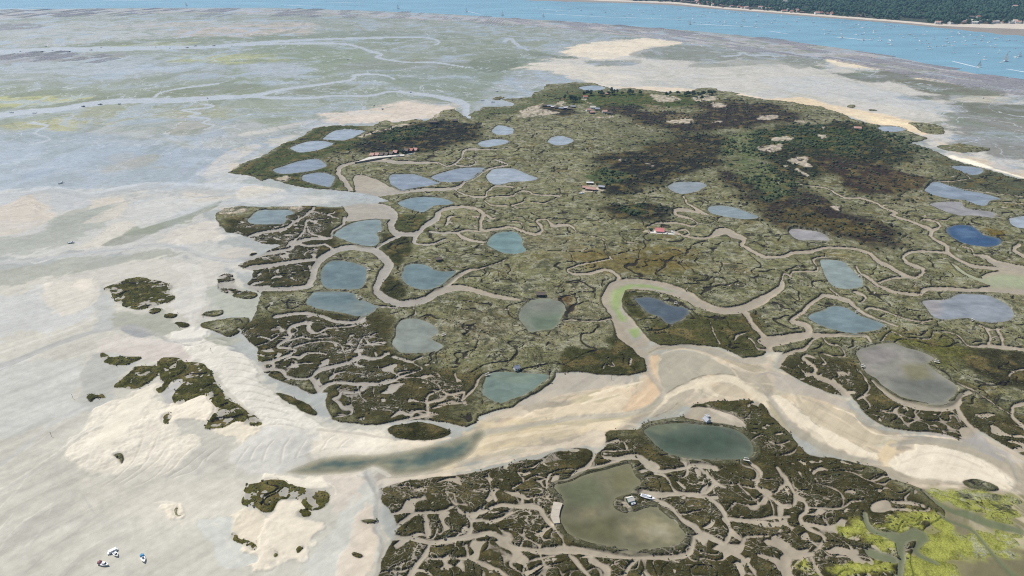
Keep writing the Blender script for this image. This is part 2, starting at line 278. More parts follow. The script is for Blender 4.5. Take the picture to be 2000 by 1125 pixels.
# shining water threads on the flats
THREADS = [
 CH(prs(-60,103,0,101,90,98,250,95,330,93,420,91,480,85,560,80,650,76,770,73,835,74,858,82,850,88), [8,8,9,8,6,5,5,4,3,3,2,2,2]),
 CH(prs(480,88,560,85,650,85,690,89,720,99,745,106,735,111,760,117,800,122,850,122,900,130), [3,3,3,3,3,3,3,2,2,2,2]),
 CH(prs(-60,232,0,225,60,218,110,214,170,204,240,197,330,196,420,191,490,187,540,177,600,168,680,157,700,146,750,147,770,155), [10,10,9,8,9,9,9,8,6,4,4,3,4,2,2]),
 CH(prs(490,188,560,192,610,191,650,187,720,187,760,179,800,181,850,188,900,200,910,212,915,228,940,238,1000,241,1050,247,1055,252,1070,255,1105,254,1120,258), [5,4,4,3,3,3,4,6,10,11,10,6,4,4,6,4,3,2]),
 CH(prs(400,204,415,207,395,212,355,215,375,219,390,222,372,227,410,232,395,240,418,245,400,253), [3,3,3,2,2,2,2,2,2,2,2]),
 CH(prs(60,240,90,245,75,255,70,262,95,272,60,282), [3,3,3,2,2,3]), CH(prs(300,190,318,180,350,173,420,164), [2]),
 CH(prs(-40,517,0,513,40,512,80,506,130,498,190,490,260,483,310,478,360,485,400,500,450,508,490,503), [8,8,7,6,8,7,6,7,8,9,8,7]),
 CH(prs(-40,728,30,705,110,672,170,652,210,644,250,640,300,652,340,668,390,664), [8,9,8,7,6,8,8,6,5]),
 CH(prs(0,382,60,378,120,372,180,382,250,372,300,365,380,370,440,378), [6,6,7,10,9,10,12,14]),
 CH(prs(985,82,995,75,1010,88,1030,98), [4,4,3,2]), CH(prs(1415,110,1440,108,1450,103,1465,108,1500,108,1515,110), [2]),
 CH(prs(745,950,738,990,735,1030,750,1060,745,1100,735,1140), [16,14,14,16,14,14]), CH(prs(712,905,718,925,730,950,742,980), [22,16,12,12]),
 CH(prs(1245,680,1265,678,1300,672,1340,675,1400,690,1450,705,1490,705), [4,5,6,7,8,10,10]),
 CH(prs(1265,695,1270,730,1290,755,1295,775,1260,800,1200,812,1130,815,1060,825,1000,835,950,842), [9,12,12,12,12,10,10,10,10,12]),
 CH(prs(1500,770,1530,815,1560,845,1620,880,1680,898,1720,905), [10,14,14,12,10,8]), CH(prs(1740,870,1790,860,1850,862,1920,875,1970,900,1990,940), [8,10,10,10,10,8]),
]
ZLAB = [prs(500,620,560,608,760,612,765,690,800,700,900,725,940,740,940,800,830,835,640,825,620,765,500,740,400,660), prs(700,900,1200,840,1480,760,1560,860,1740,915,1850,1000,1800,1220,700,1220),
        prs(1500,690,1680,700,1720,780,1880,790,2050,830,2050,930,1700,840,1500,740), prs(440,430,600,400,665,410,655,480,600,565,400,590,420,480)]
# colour zones of the vegetated ground: polygon, colour, edge softness (m), edge noise (m)
DARKM, HEATH, PURP, GREEN, OLIVE, BROWN = (.045,.043,.017), (.022,.023,.020), (.036,.030,.028), (.042,.064,.026), (.085,.088,.03), (.085,.07,.04)
VZONES = [
 (ZLAB[0], DARKM, 25, 20), (ZLAB[1], (.046,.042,.016), 25, 20), (ZLAB[2], (.048,.046,.019), 25, 20), (ZLAB[3], (.038,.038,.016), 15, 10),
 (prs(400,690,520,690,520,860,150,800,160,540,360,540,400,640), (.045,.048,.016), 15, 10), (prs(470,930,660,930,660,1100,440,1090), (.06,.062,.018), 10, 10),
 (prs(740,820,900,820,900,870,740,870), (.035,.036,.014), 8, 5), (prs(540,760,620,760,620,815,540,815), (.045,.045,.018), 6, 4),
 (prs(740,455,800,460,810,490,780,520,760,510,745,490), (.04,.045,.02), 6, 5), (prs(755,535,790,555,800,580,770,590,740,570), (.035,.038,.016), 6, 5), (prs(760,420,830,420,840,455,770,455), (.06,.07,.03), 8, 6),
 (prs(1100,680,1260,690,1265,740,1080,735), (.042,.046,.018), 10, 12), (prs(1200,640,1255,690,1240,700,1190,670), (.04,.044,.017), 8, 8), (prs(1265,620,1480,610,1500,710,1260,680), (.062,.066,.026), 15, 12), (prs(1215,570,1290,575,1260,630,1220,620), (.055,.06,.024), 6, 6),
 (prs(1855,680,1950,690,2060,700,2060,780,1950,760,1890,730), (.034,.034,.018), 14, 14), (prs(1740,660,1870,650,1870,720,1840,720,1760,680), (.10,.105,.03), 18, 16),
 (prs(880,600,960,585,990,640,960,680,890,660,860,640), (.14,.13,.085), 30, 18), (prs(1000,520,1080,500,1250,480,1380,500,1350,530,1240,540,1100,510), (.125,.105,.035), 30, 22),
 (prs(1080,580,1115,575,1120,600,1105,640,1098,610), (.12,.075,.035), 10, 8), (prs(440,340,520,305,620,245,720,245,700,290,640,300,660,345,690,378,600,368,520,350), (.055,.070,.030), 25, 20),
 (prs(930,215,1000,207,1050,180,1120,163,1190,175,1100,205,1000,225,930,240), (.085,.105,.055), 40, 25),
 (prs(1160,235,1300,255,1480,255,1500,300,1440,330,1380,300,1200,290), (.10,.115,.065), 50, 30), (prs(1420,270,1480,260,1500,340,1560,370,1480,400,1430,340), (.075,.10,.05), 40, 25),
 (prs(700,298,720,268,745,255,790,246,840,238,880,238,930,245,950,258,925,275,880,285,830,298,780,300,720,301), HEATH, 20, 18), (prs(735,282,745,262,790,252,840,250,820,265,780,278), GREEN, 18, 14),
 (prs(1090,195,1140,182,1250,180,1350,186,1420,190,1380,205,1300,210,1240,215,1180,212,1120,205), (.060,.085,.032), 35, 25),
 (prs(1170,214,1200,205,1240,212,1290,222,1340,222,1370,205,1420,195,1500,203,1560,225,1540,242,1470,250,1400,258,1330,265,1280,255,1240,240,1200,228), PURP, 35, 35), (prs(1045,207,1100,210,1140,222,1100,228,1060,222), (.03,.032,.028), 20, 14),
 (prs(1300,228,1360,226,1340,240,1310,245), (.14,.12,.075), 20, 15), (prs(1260,205,1310,212,1280,222), (.15,.13,.08), 20, 12),
 (prs(1160,310,1180,298,1230,292,1290,280,1350,268,1410,265,1425,290,1412,322,1350,345,1290,362,1240,372,1190,384,1172,352,1165,330), HEATH, 25, 26), (prs(1130,345,1180,330,1230,345,1200,360,1150,365), (.07,.095,.045), 20, 14), (prs(1240,290,1380,275,1400,300,1290,315), (.05,.045,.028), 25, 25),
 (prs(1150,405,1210,398,1270,396,1310,410,1300,430,1262,438,1210,428), HEATH, 18, 16), (prs(1205,412,1250,402,1250,425), GREEN, 14, 10),
 (prs(1465,295,1472,262,1510,246,1570,243,1640,238,1690,248,1725,262,1780,280,1805,300,1780,322,1700,332,1640,347,1580,354,1530,352,1508,330), (.030,.036,.022), 30, 25), (prs(1480,258,1600,248,1690,262,1720,285,1640,300,1560,290,1480,285), GREEN, 30, 35),
 (prs(1590,305,1680,318,1760,328,1812,360,1802,386,1740,393,1670,377,1620,352), (.042,.032,.028), 25, 25), (prs(1690,345,1790,345,1800,375,1720,372), (.075,.058,.036), 18, 22),
 (prs(1395,328,1440,345,1500,350,1560,370,1640,398,1700,428,1765,460,1758,486,1700,492,1620,470,1560,455,1500,430,1470,400,1430,370), PURP, 28, 25), (prs(1520,400,1600,420,1700,455,1690,470,1600,450,1530,425), (.07,.06,.028), 25, 22), (prs(1480,352,1530,358,1540,385,1500,395,1470,372), (.07,.105,.05), 25, 18),
 (prs(1700,236,1780,255,1880,320,1990,348,2100,400,2000,380,1850,330,1750,290), (.10,.12,.075), 35, 20),
 (prs(1820,310,2000,345,2060,380,1960,385,1850,370), (.075,.085,.055), 25, 22), (prs(1915,445,1960,450,1960,465,1930,460), (.13,.10,.02), 8, 8),
 (prs(1425,265,1470,258,1475,300,1500,335,1545,365,1530,392,1480,372,1440,335,1415,300), (.095,.125,.06), 25, 12), (prs(1300,730,1380,775,1540,840,1500,860,1400,830), (.05,.052,.02), 8, 8), (prs(1195,965,1240,965,1262,990,1225,1002,1200,990), (.13,.115,.04), 8, 8),
]
# bare sand inside the island
SANDY = [prs(1532,312,1545,308,1575,308,1580,318,1588,328,1570,332,1558,322,1545,324), prs(1527,328,1545,326,1540,330), prs(1555,333,1565,333,1580,345,1572,347), prs(1478,292,1500,286,1530,286,1525,297,1495,300), prs(1615,406,1630,406,1646,417,1630,415), prs(1260,320,1268,320,1276,330,1266,328), prs(1206,316,1224,315,1222,318,1208,319),
 prs(1040,208,1060,203,1055,212,1100,222,1040,229,1005,228), prs(1085,200,1100,198,1104,206,1088,208), prs(1138,195,1146,196,1150,203,1142,203), prs(1150,228,1190,226,1198,230,1160,231), prs(1270,185,1300,185,1330,196,1300,200,1275,194), prs(1350,190,1400,188,1395,198,1360,198), prs(1395,203,1420,206,1415,213,1395,213), prs(1305,238,1350,236,1340,243,1312,243),
 prs(700,268,715,260,750,255,740,260,710,268), prs(740,262,778,245,806,245,790,250,760,256), prs(840,234,860,228,842,222,826,228), prs(543,350,552,344,568,344,576,350,566,355,552,354), prs(545,408,575,404,600,405,590,412,575,414),
 prs(1125,378,1150,362,1175,366,1185,372,1165,378,1145,377), prs(693,318,720,309,745,306,790,302,815,300,812,304,790,307,745,312,712,317), prs(1255,452,1285,447,1330,458,1325,462,1270,457),
 prs(445,320,470,318,470,326,450,333), prs(430,405,470,405,500,408,480,416,440,420), prs(1480,230,1520,228,1515,234,1485,235), prs(1390,240,1410,236,1415,242,1395,243), prs(1555,240,1580,238,1575,243), prs(1590,268,1615,266,1605,274), prs(1505,270,1540,268,1545,276,1510,278), prs(1600,252,1612,250,1608,255),
 prs(1380,790,1400,795,1440,810,1455,825,1430,822,1395,808), prs(1850,345,1860,345,1855,348), prs(1075,1015,1082,985,1100,984,1095,1026,1082,1028)]
# traced sand bars, wet threads and crests: (points, width px or None for an area, colour, weight, wetness)
STROKES = [
 (prs(1082,732,1175,732,1225,740,1175,757,1105,767,1062,785,1025,792,1015,785,1045,768), None, (.345,.33,.30), .9, .45),
 (prs(1262,690,1280,680,1310,676,1350,677,1400,690,1440,708,1475,722), [8,12,13,13,14,14,12], (.29,.265,.195), .85, .5),
 (prs(1268,700,1277,695,1287,700,1282,730,1297,757,1287,772,1262,792,1225,805,1215,800,1235,775,1260,755), None, (.50,.385,.265), .8, .25),
 (prs(1295,690,1325,685,1355,687,1390,700,1425,722,1434,732,1400,731,1362,737,1330,752,1304,767,1297,757,1287,735,1285,715), None, (.305,.30,.26), .95, .3),
 (prs(1293,692,1320,683,1355,684,1392,697,1428,720,1440,735), [3], (.48,.43,.35), .8, .2), (prs(1290,700,1283,720,1286,740,1298,760), [4], (.50,.44,.35), .7, .2),
 (prs(1302,772,1330,755,1365,740,1405,732,1435,735,1462,755,1500,775,1505,800,1470,778,1437,752,1400,748,1362,760,1325,785,1287,803,1262,816,1285,797), None, (.56,.52,.43), .9, .15),
 (prs(1290,797,1322,772,1357,760,1350,775,1312,800,1272,817), None, (.33,.305,.26), .9, .35), (prs(1390,755,1425,749,1447,759,1457,772,1425,775,1397,767), None, (.38,.345,.275), .9, .3), (prs(1345,790,1385,775,1440,778,1400,785), None, (.46,.40,.33), .8, .25),
 (prs(1080,810,1130,780,1160,770,1215,767,1212,777,1175,792,1215,802,1210,812,1160,822,1110,825), None, (.53,.475,.37), .85, .15), (prs(1110,785,1140,770,1175,760,1155,777,1140,787), None, (.36,.335,.225), .85, .3), (prs(1160,785,1185,775,1212,771,1192,780,1170,787), None, (.37,.34,.24), .85, .3),
 (prs(1150,772,1190,762,1255,745), [5,6,3], (.60,.55,.45), .85, .1), (prs(1135,790,1165,780,1200,772), [3], (.60,.56,.45), .8, .1), (prs(1090,818,1150,812,1205,806), [4], (.58,.52,.42), .7, .1), (prs(1225,800,1245,785,1262,770), [3], (.56,.45,.33), .7, .1),
 (prs(930,852,1000,838,1075,828,1160,822,1230,812,1270,798,1292,778), [14,11,9,8,9,10,9], (.35,.325,.225), .75, .45), (prs(940,868,1010,850,1080,842,1150,832), [5,6,5,3], (.55,.49,.38), .7, .15), (prs(960,880,1040,862,1120,850), [3], (.36,.33,.26), .7, .3),
 (prs(1304,768,1330,752,1362,737,1400,730,1434,732), [1.6], (.15,.13,.10), .8, .3), (prs(1270,817,1300,805,1325,788), [1.4], (.17,.15,.12), .7, .3), (prs(1268,688,1285,681,1310,675,1345,673), [2.2], (.16,.15,.14), .7, .5), (prs(1060,825,1070,818,1060,808), [1.5], (.25,.23,.19), .6, .3),
 (prs(1500,725,1545,738,1610,768,1650,785,1665,800,1640,793,1580,775,1520,762), None, (.35,.33,.31), .9, .45), (prs(1560,790,1600,785,1650,805,1690,830,1730,850,1700,870,1640,850,1590,820), None, (.42,.375,.29), .85, .3),
 (prs(1500,785,1530,825,1570,852,1630,885,1690,902), [9,12,11,10,8], (.34,.315,.215), .85, .4), (prs(1516,776,1545,800,1580,830,1640,858,1700,890), [12,18,16,12,6], (.59,.55,.47), .9, .12), (prs(1545,790,1590,812,1640,840,1690,862), [2.5], (.36,.32,.25), .7, .3), (prs(1600,800,1640,818,1680,845), [3], (.52,.46,.37), .7, .2), (prs(1570,778,1610,795,1650,820), [3], (.33,.31,.27), .6, .35),
 (prs(1630,795,1665,810,1680,825,1695,838,1720,848,1800,850,1880,862,1960,890), [2.5], (.63,.56,.46), .85, .1), (prs(1722,880,1735,860,1750,865,1748,890,1730,908,1715,905), None, (.50,.42,.285), .8, .2), (prs(1760,862,1850,862,1920,878,1970,905,1992,940), [9,11,10,9,7], (.315,.295,.22), .85, .45),
 (prs(1735,905,1790,872,1840,875,1900,890,1960,925,1985,950,1930,940,1860,935,1790,935), None, (.60,.57,.50), .9, .12), (prs(1760,905,1810,885,1860,890,1920,915), [3], (.46,.42,.36), .6, .2), (prs(1780,918,1840,905,1900,918,1950,938), [2.5], (.49,.45,.38), .6, .2), (prs(1880,840,1910,842,1935,875,1960,900,1940,895,1900,870), None, (.285,.285,.30), .85, .55),
 (prs(1505,700,1500,720,1510,745), [10,14,10], (.42,.37,.31), .7, .25), (prs(1480,735,1500,728,1520,735), [3], (.27,.26,.26), .7, .5), (prs(1450,735,1480,750,1515,790), [3,4,3], (.36,.34,.30), .6, .4),
 # southern shore of the pool and the side creek
 (prs(745,940,800,935,860,925,920,912,1000,895,1080,872,1150,856), [8,9,9,9,8,7,5], (.50,.455,.38), .7, .15), (prs(770,945,860,930,950,910,1050,885), [2], (.58,.50,.40), .6, .1),
 (prs(690,880,760,878,830,866,880,855), [6,7,6,3], (.66,.60,.50), .8, .08), (prs(620,840,700,848,760,858,830,862), [4,5,5,3], (.40,.36,.30), .6, .2),
 (prs(708,925,722,905,745,918,760,928), [10,14,12,6], (.52,.50,.45), .7, .2), (prs(715,918,720,945,732,965), [3,4,3], (.27,.275,.28), .7, .5), (prs(735,930,728,950,738,970), [2], (.27,.275,.28), .6, .5), (prs(735,975,730,1010,742,1050,735,1100), [7,8,9,8], (.47,.49,.46), .7, .4),
 (prs(690,970,670,1010,640,1060,600,1110), [10,14,16,18], (.43,.445,.41), .6, .45), (prs(700,960,660,1030,630,1080), [2], (.50,.49,.44), .6, .2), (prs(640,1020,600,1080,580,1120), [2.5], (.49,.48,.42), .6, .2),
 # western flats
 (prs(-20,384,50,376,100,367,175,380,237,367,300,360,375,362,500,365), [8,7,8,10,8,9,10,12], (.43,.455,.475), .85, .85), (prs(-40,517,0,513,40,512,80,506,130,498,190,490,260,483,310,478,360,485,400,500,450,508,490,503), [7,7,6,6,7,6,6,7,8,9,8,7], (.45,.475,.50), .9, .85), (prs(150,494,200,487,260,482,320,478), [2], (.62,.62,.60), .7, .3), (prs(370,490,410,503,460,508), [3], (.62,.62,.60), .6, .3), (prs(0,516,50,509,70,514,100,505), [2.5], (.60,.61,.60), .6, .3),
 (prs(-10,416,62,377,100,380,95,430,50,452,-10,460), None, (.475,.425,.365), .9, .2), (prs(120,420,175,392,225,385,242,387,200,402,155,415), None, (.47,.435,.375), .85, .25), (prs(175,427,212,410,250,395,242,415,212,430,162,437), None, (.475,.44,.38), .85, .25), (prs(142,485,187,465,220,437,275,430,250,450,225,467,180,485), None, (.49,.46,.40), .9, .2),
 (prs(305,472,375,440,410,432,400,445,362,460,325,472), None, (.475,.44,.38), .85, .25), (prs(350,470,387,452,425,455,422,465,375,477), None, (.49,.45,.39), .85, .2), (prs(425,495,462,482,500,492,475,502,445,505), None, (.46,.42,.37), .85, .25), (prs(112,545,200,522,325,505,425,510,437,522,422,557,337,560,300,545,200,552), None, (.45,.43,.385), .85, .25), (prs(250,410,330,385,420,388,400,405,300,440,270,445), None, (.44,.45,.44), .7, .5), (prs(470,368,500,362,560,372,550,388,500,398,460,390), None, (.52,.49,.43), .85, .2), (prs(350,372,420,372,450,385,380,395), None, (.46,.43,.38), .7, .3),
 (prs(200,480,250,455,350,425,425,400,410,410,350,435,287,460,250,475), None, (.20,.22,.16), .85, .45), (prs(90,445,130,415,180,400,150,430,110,455), None, (.25,.27,.23), .7, .5), (prs(350,380,387,386,437,381), [1.2], (.22,.23,.24), .7, .6), (prs(130,425,200,405,250,392), [2], (.25,.265,.235), .7, .5), (prs(60,378,110,372,180,395,140,410,90,400), None, (.33,.35,.375), .7, .8), (prs(60,460,110,440,140,445,100,470,0,490), None, (.27,.29,.25), .6, .5),
 (prs(385,340,410,320,440,298,490,282,510,285,470,310,430,335,400,345), None, (.45,.44,.42), .9, .35), (prs(400,330,415,318,430,305,455,288), [1.2], (.24,.25,.25), .7, .6), (prs(385,345,405,352,420,348), [4], (.30,.32,.36), .7, .8),
 (prs(480,262,560,248,640,228,720,220,760,224), [8,8,6,5,4], (.47,.455,.43), .7, .4),
 (prs(320,657,350,647,390,642,410,652,385,665,370,674,345,665), None, (.58,.56,.51), .9, .12), (prs(340,668,370,676,400,668,420,658), [2], (.27,.28,.28), .7, .5), (prs(155,735,175,700,200,690,225,715,225,760,175,785,152,782,162,755), None, (.325,.33,.305), .8, .45), (prs(235,640,255,632,280,640,298,655,270,660,245,650), None, (.22,.235,.25), .85, .6),
 (prs(-40,728,30,705,110,672,170,652,210,644), [9,10,8,7,6], (.345,.355,.365), .8, .6), (prs(-20,732,40,706,110,676,170,656), [1.5], (.24,.25,.26), .6, .6), (prs(0,690,60,668,120,650,190,620), [3], (.50,.49,.45), .6, .2), (prs(-20,640,60,612,130,600,180,585), [6], (.38,.40,.41), .6, .6), (prs(0,610,60,590,110,578), [4], (.345,.36,.37), .6, .6),
 (prs(350,520,380,530,390,570,380,620,372,640), [16,26,26,16,6], (.505,.49,.455), .8, .2), (prs(425,560,415,590,400,620,385,645), [6,8,8,5], (.33,.345,.32), .7, .5), (prs(100,560,185,545,188,590,140,610,90,598), None, (.52,.48,.41), .8, .2), (prs(140,560,165,545,185,552,165,570), None, (.63,.56,.46), .7, .1),
 (prs(0,956,51,924,106,886,152,855,177,840,215,820), [3], (.58,.55,.47), .8, .1), (prs(0,962,55,929,110,891,156,860), [2], (.37,.37,.345), .6, .3), (prs(0,992,38,954,51,934), [2.5], (.56,.535,.46), .7, .1), (prs(0,1035,28,1002), [2.5], (.56,.535,.46), .7, .1), (prs(0,1070,38,1025,84,995,109,979), [3], (.56,.53,.45), .7, .1), (prs(33,1093,51,1068,84,1030,101,992), [2], (.55,.525,.45), .6, .1), (prs(5,1074,42,1030,88,1000), [2.5], (.36,.36,.335), .5, .3), (prs(36,1096,55,1072,88,1034), [2.5], (.37,.37,.34), .5, .3),
 (prs(-10,915,38,880,81,845,130,812,170,790), [6,6,5,5,6], (.35,.36,.36), .75, .5), (prs(125,892,145,920,155,950,165,972,185,1005), [1.6], (.37,.37,.35), .6, .3), (prs(20,900,70,865,120,830), [3], (.51,.495,.44), .6, .2), (prs(60,930,120,880,170,850), [4], (.50,.48,.42), .5, .2),
 (prs(300,748,322,752,312,768,280,800,240,850,205,880,190,860,230,800,265,772), None, (.66,.60,.47), .8, .08), (prs(420,730,440,760,470,790,500,815), [5], (.40,.36,.30), .6, .2), (prs(400,700,430,720,455,755,500,800), [3], (.60,.55,.46), .6, .1), (prs(520,938,560,932,620,938,650,950,655,965), [3], (.66,.60,.48), .7, .1), (prs(405,1028,425,1022,440,1055,465,1085), [2], (.55,.53,.47), .7, .2), (prs(470,1090,450,1100,440,1115), [2], (.55,.53,.47), .6, .2), (prs(300,985,330,982,352,988), [3], (.62,.57,.46), .6, .1),
 (prs(345,1015,355,1030,350,1045), [5,4,2], (.58,.54,.43), .6, .1),

 # streaks of weed and water films on the far flats
 (prs(1630,143,1665,146,1700,147,1730,142,1800,142,1850,150,1790,152,1730,158,1700,162,1660,153), None, (.165,.17,.14), .8, .4), (prs(1770,165,1850,162,1960,176,1950,185,1850,180,1800,178), None, (.15,.15,.11), .8, .4), (prs(1780,190,1830,187,1850,182,1900,186,1830,196), None, (.17,.175,.145), .75, .4), (prs(1870,200,1990,205,2050,225,1990,232,1900,225,1860,215), None, (.15,.155,.115), .75, .4), (prs(1860,228,2050,242,2050,262,1940,252), None, (.19,.185,.15), .7, .4),
 (prs(1480,155,1600,150,1700,168,1850,205,1830,222,1700,200,1550,180), None, (.44,.46,.47), .5, .75), (prs(1230,105,1300,90,1400,95,1500,108,1480,118,1380,112,1300,118,1250,112), None, (.205,.215,.185), .7, .45), (prs(1345,130,1375,118,1480,110,1590,112,1600,122,1560,135,1520,125,1400,132), None, (.21,.22,.185), .75, .45), (prs(1165,120,1250,118,1240,127,1200,129), None, (.22,.23,.205), .7, .45), (prs(1000,104,1040,100,1080,108,1140,115,1090,112), None, (.16,.175,.135), .7, .4), (prs(1350,122,1410,121,1450,113), [3], (.44,.44,.41), .6, .4), (prs(1000,134,1080,128,1180,132,1260,140), [3], (.52,.49,.43), .6, .3),
 (prs(120,88,200,84,300,84,360,78,400,76,350,86,260,90), None, (.17,.19,.12), .7, .4), (prs(60,211,110,203,180,192,240,188,200,198,120,208), None, (.165,.185,.12), .75, .4), (prs(260,190,320,178,420,168,520,165,480,178,380,185), None, (.165,.185,.125), .7, .4), (prs(540,185,620,170,700,168,640,182,560,187), None, (.165,.18,.12), .75, .4), (prs(560,75,700,60,900,66,860,72,700,72), None, (.175,.20,.15), .6, .4), (prs(650,128,760,120,850,115,950,125,850,135,720,137), None, (.18,.185,.14), .6, .4), (prs(920,117,1000,110,1010,130,960,142,930,137), None, (.13,.155,.105), .75, .4), (prs(-50,152,80,142,220,152,350,137,450,142,300,160,100,167), None, (.205,.225,.175), .55, .4), (prs(500,95,640,92,700,105,620,118,520,112), None, (.19,.225,.15), .55, .4), (prs(850,100,980,95,1060,105,960,112,880,110), None, (.18,.205,.16), .6, .4),
 (prs(150,292,280,270,360,290,330,322,200,332,100,322), None, (.28,.33,.385), .6, .95), (prs(40,345,90,328,110,332,70,350), None, (.23,.285,.35), .7, .95), (prs(360,262,420,250,440,262,380,275), None, (.28,.33,.385), .6, .95), (prs(190,130,300,128,290,150,180,152), None, (.36,.39,.42), .5, .9), (prs(470,125,590,128,590,146,500,148), None, (.35,.385,.42), .5, .9), (prs(330,225,420,235,400,262,320,262,350,240), None, (.29,.275,.22), .6, .4), (prs(200,330,300,300,310,312,260,330), None, (.28,.27,.22), .5, .4),
 (prs(0,60,150,58,300,66,200,75,50,72), None, (.38,.40,.40), .5, .7), (prs(210,52,320,45,420,40,380,50,300,54), None, (.42,.385,.34), .6, .3),
]
CRESTS = [prs(195,957,236,929,263,903,281,865,286,845), prs(220,955,274,919,296,891,312,853,319,840), prs(233,954,279,926,312,898,337,865), prs(253,957,304,934,337,898,360,870), prs(299,939,337,921,362,891,395,865), prs(324,939,365,913,390,893,418,870), prs(329,940,380,921,405,896,446,870), prs(405,906,415,888,441,868), prs(466,908,481,883,494,868), prs(515,908,525,878,543,855), prs(551,911,556,878,573,850), prs(581,903,589,878,606,855), prs(627,886,642,863,662,850), prs(490,905,500,880,515,862), prs(660,880,675,866,690,856),
 prs(430,690,455,688,478,694), prs(425,702,455,700,490,708), prs(430,714,460,712,500,720), prs(436,726,470,726,505,736), prs(442,740,478,740,515,752), prs(450,754,486,754,526,766), prs(458,768,496,770,540,782), prs(470,784,510,786,555,798), prs(485,800,525,802,570,814), prs(500,818,540,820,585,830), prs(415,680,440,676,466,682), prs(400,668,425,664,450,670), prs(520,834,560,834,600,844)]
WET, SEAG, SANDW, SANDD, PINK, YEL, OYST, MUDC, GREY = (.315,.345,.355), (.185,.215,.145), (.45,.44,.385), (.60,.54,.43), (.47,.40,.335), (.36,.37,.17), (.17,.165,.185), (.315,.287,.24), (.30,.29,.27)
ALGG, LIME = (.215,.275,.115), (.295,.305,.065)
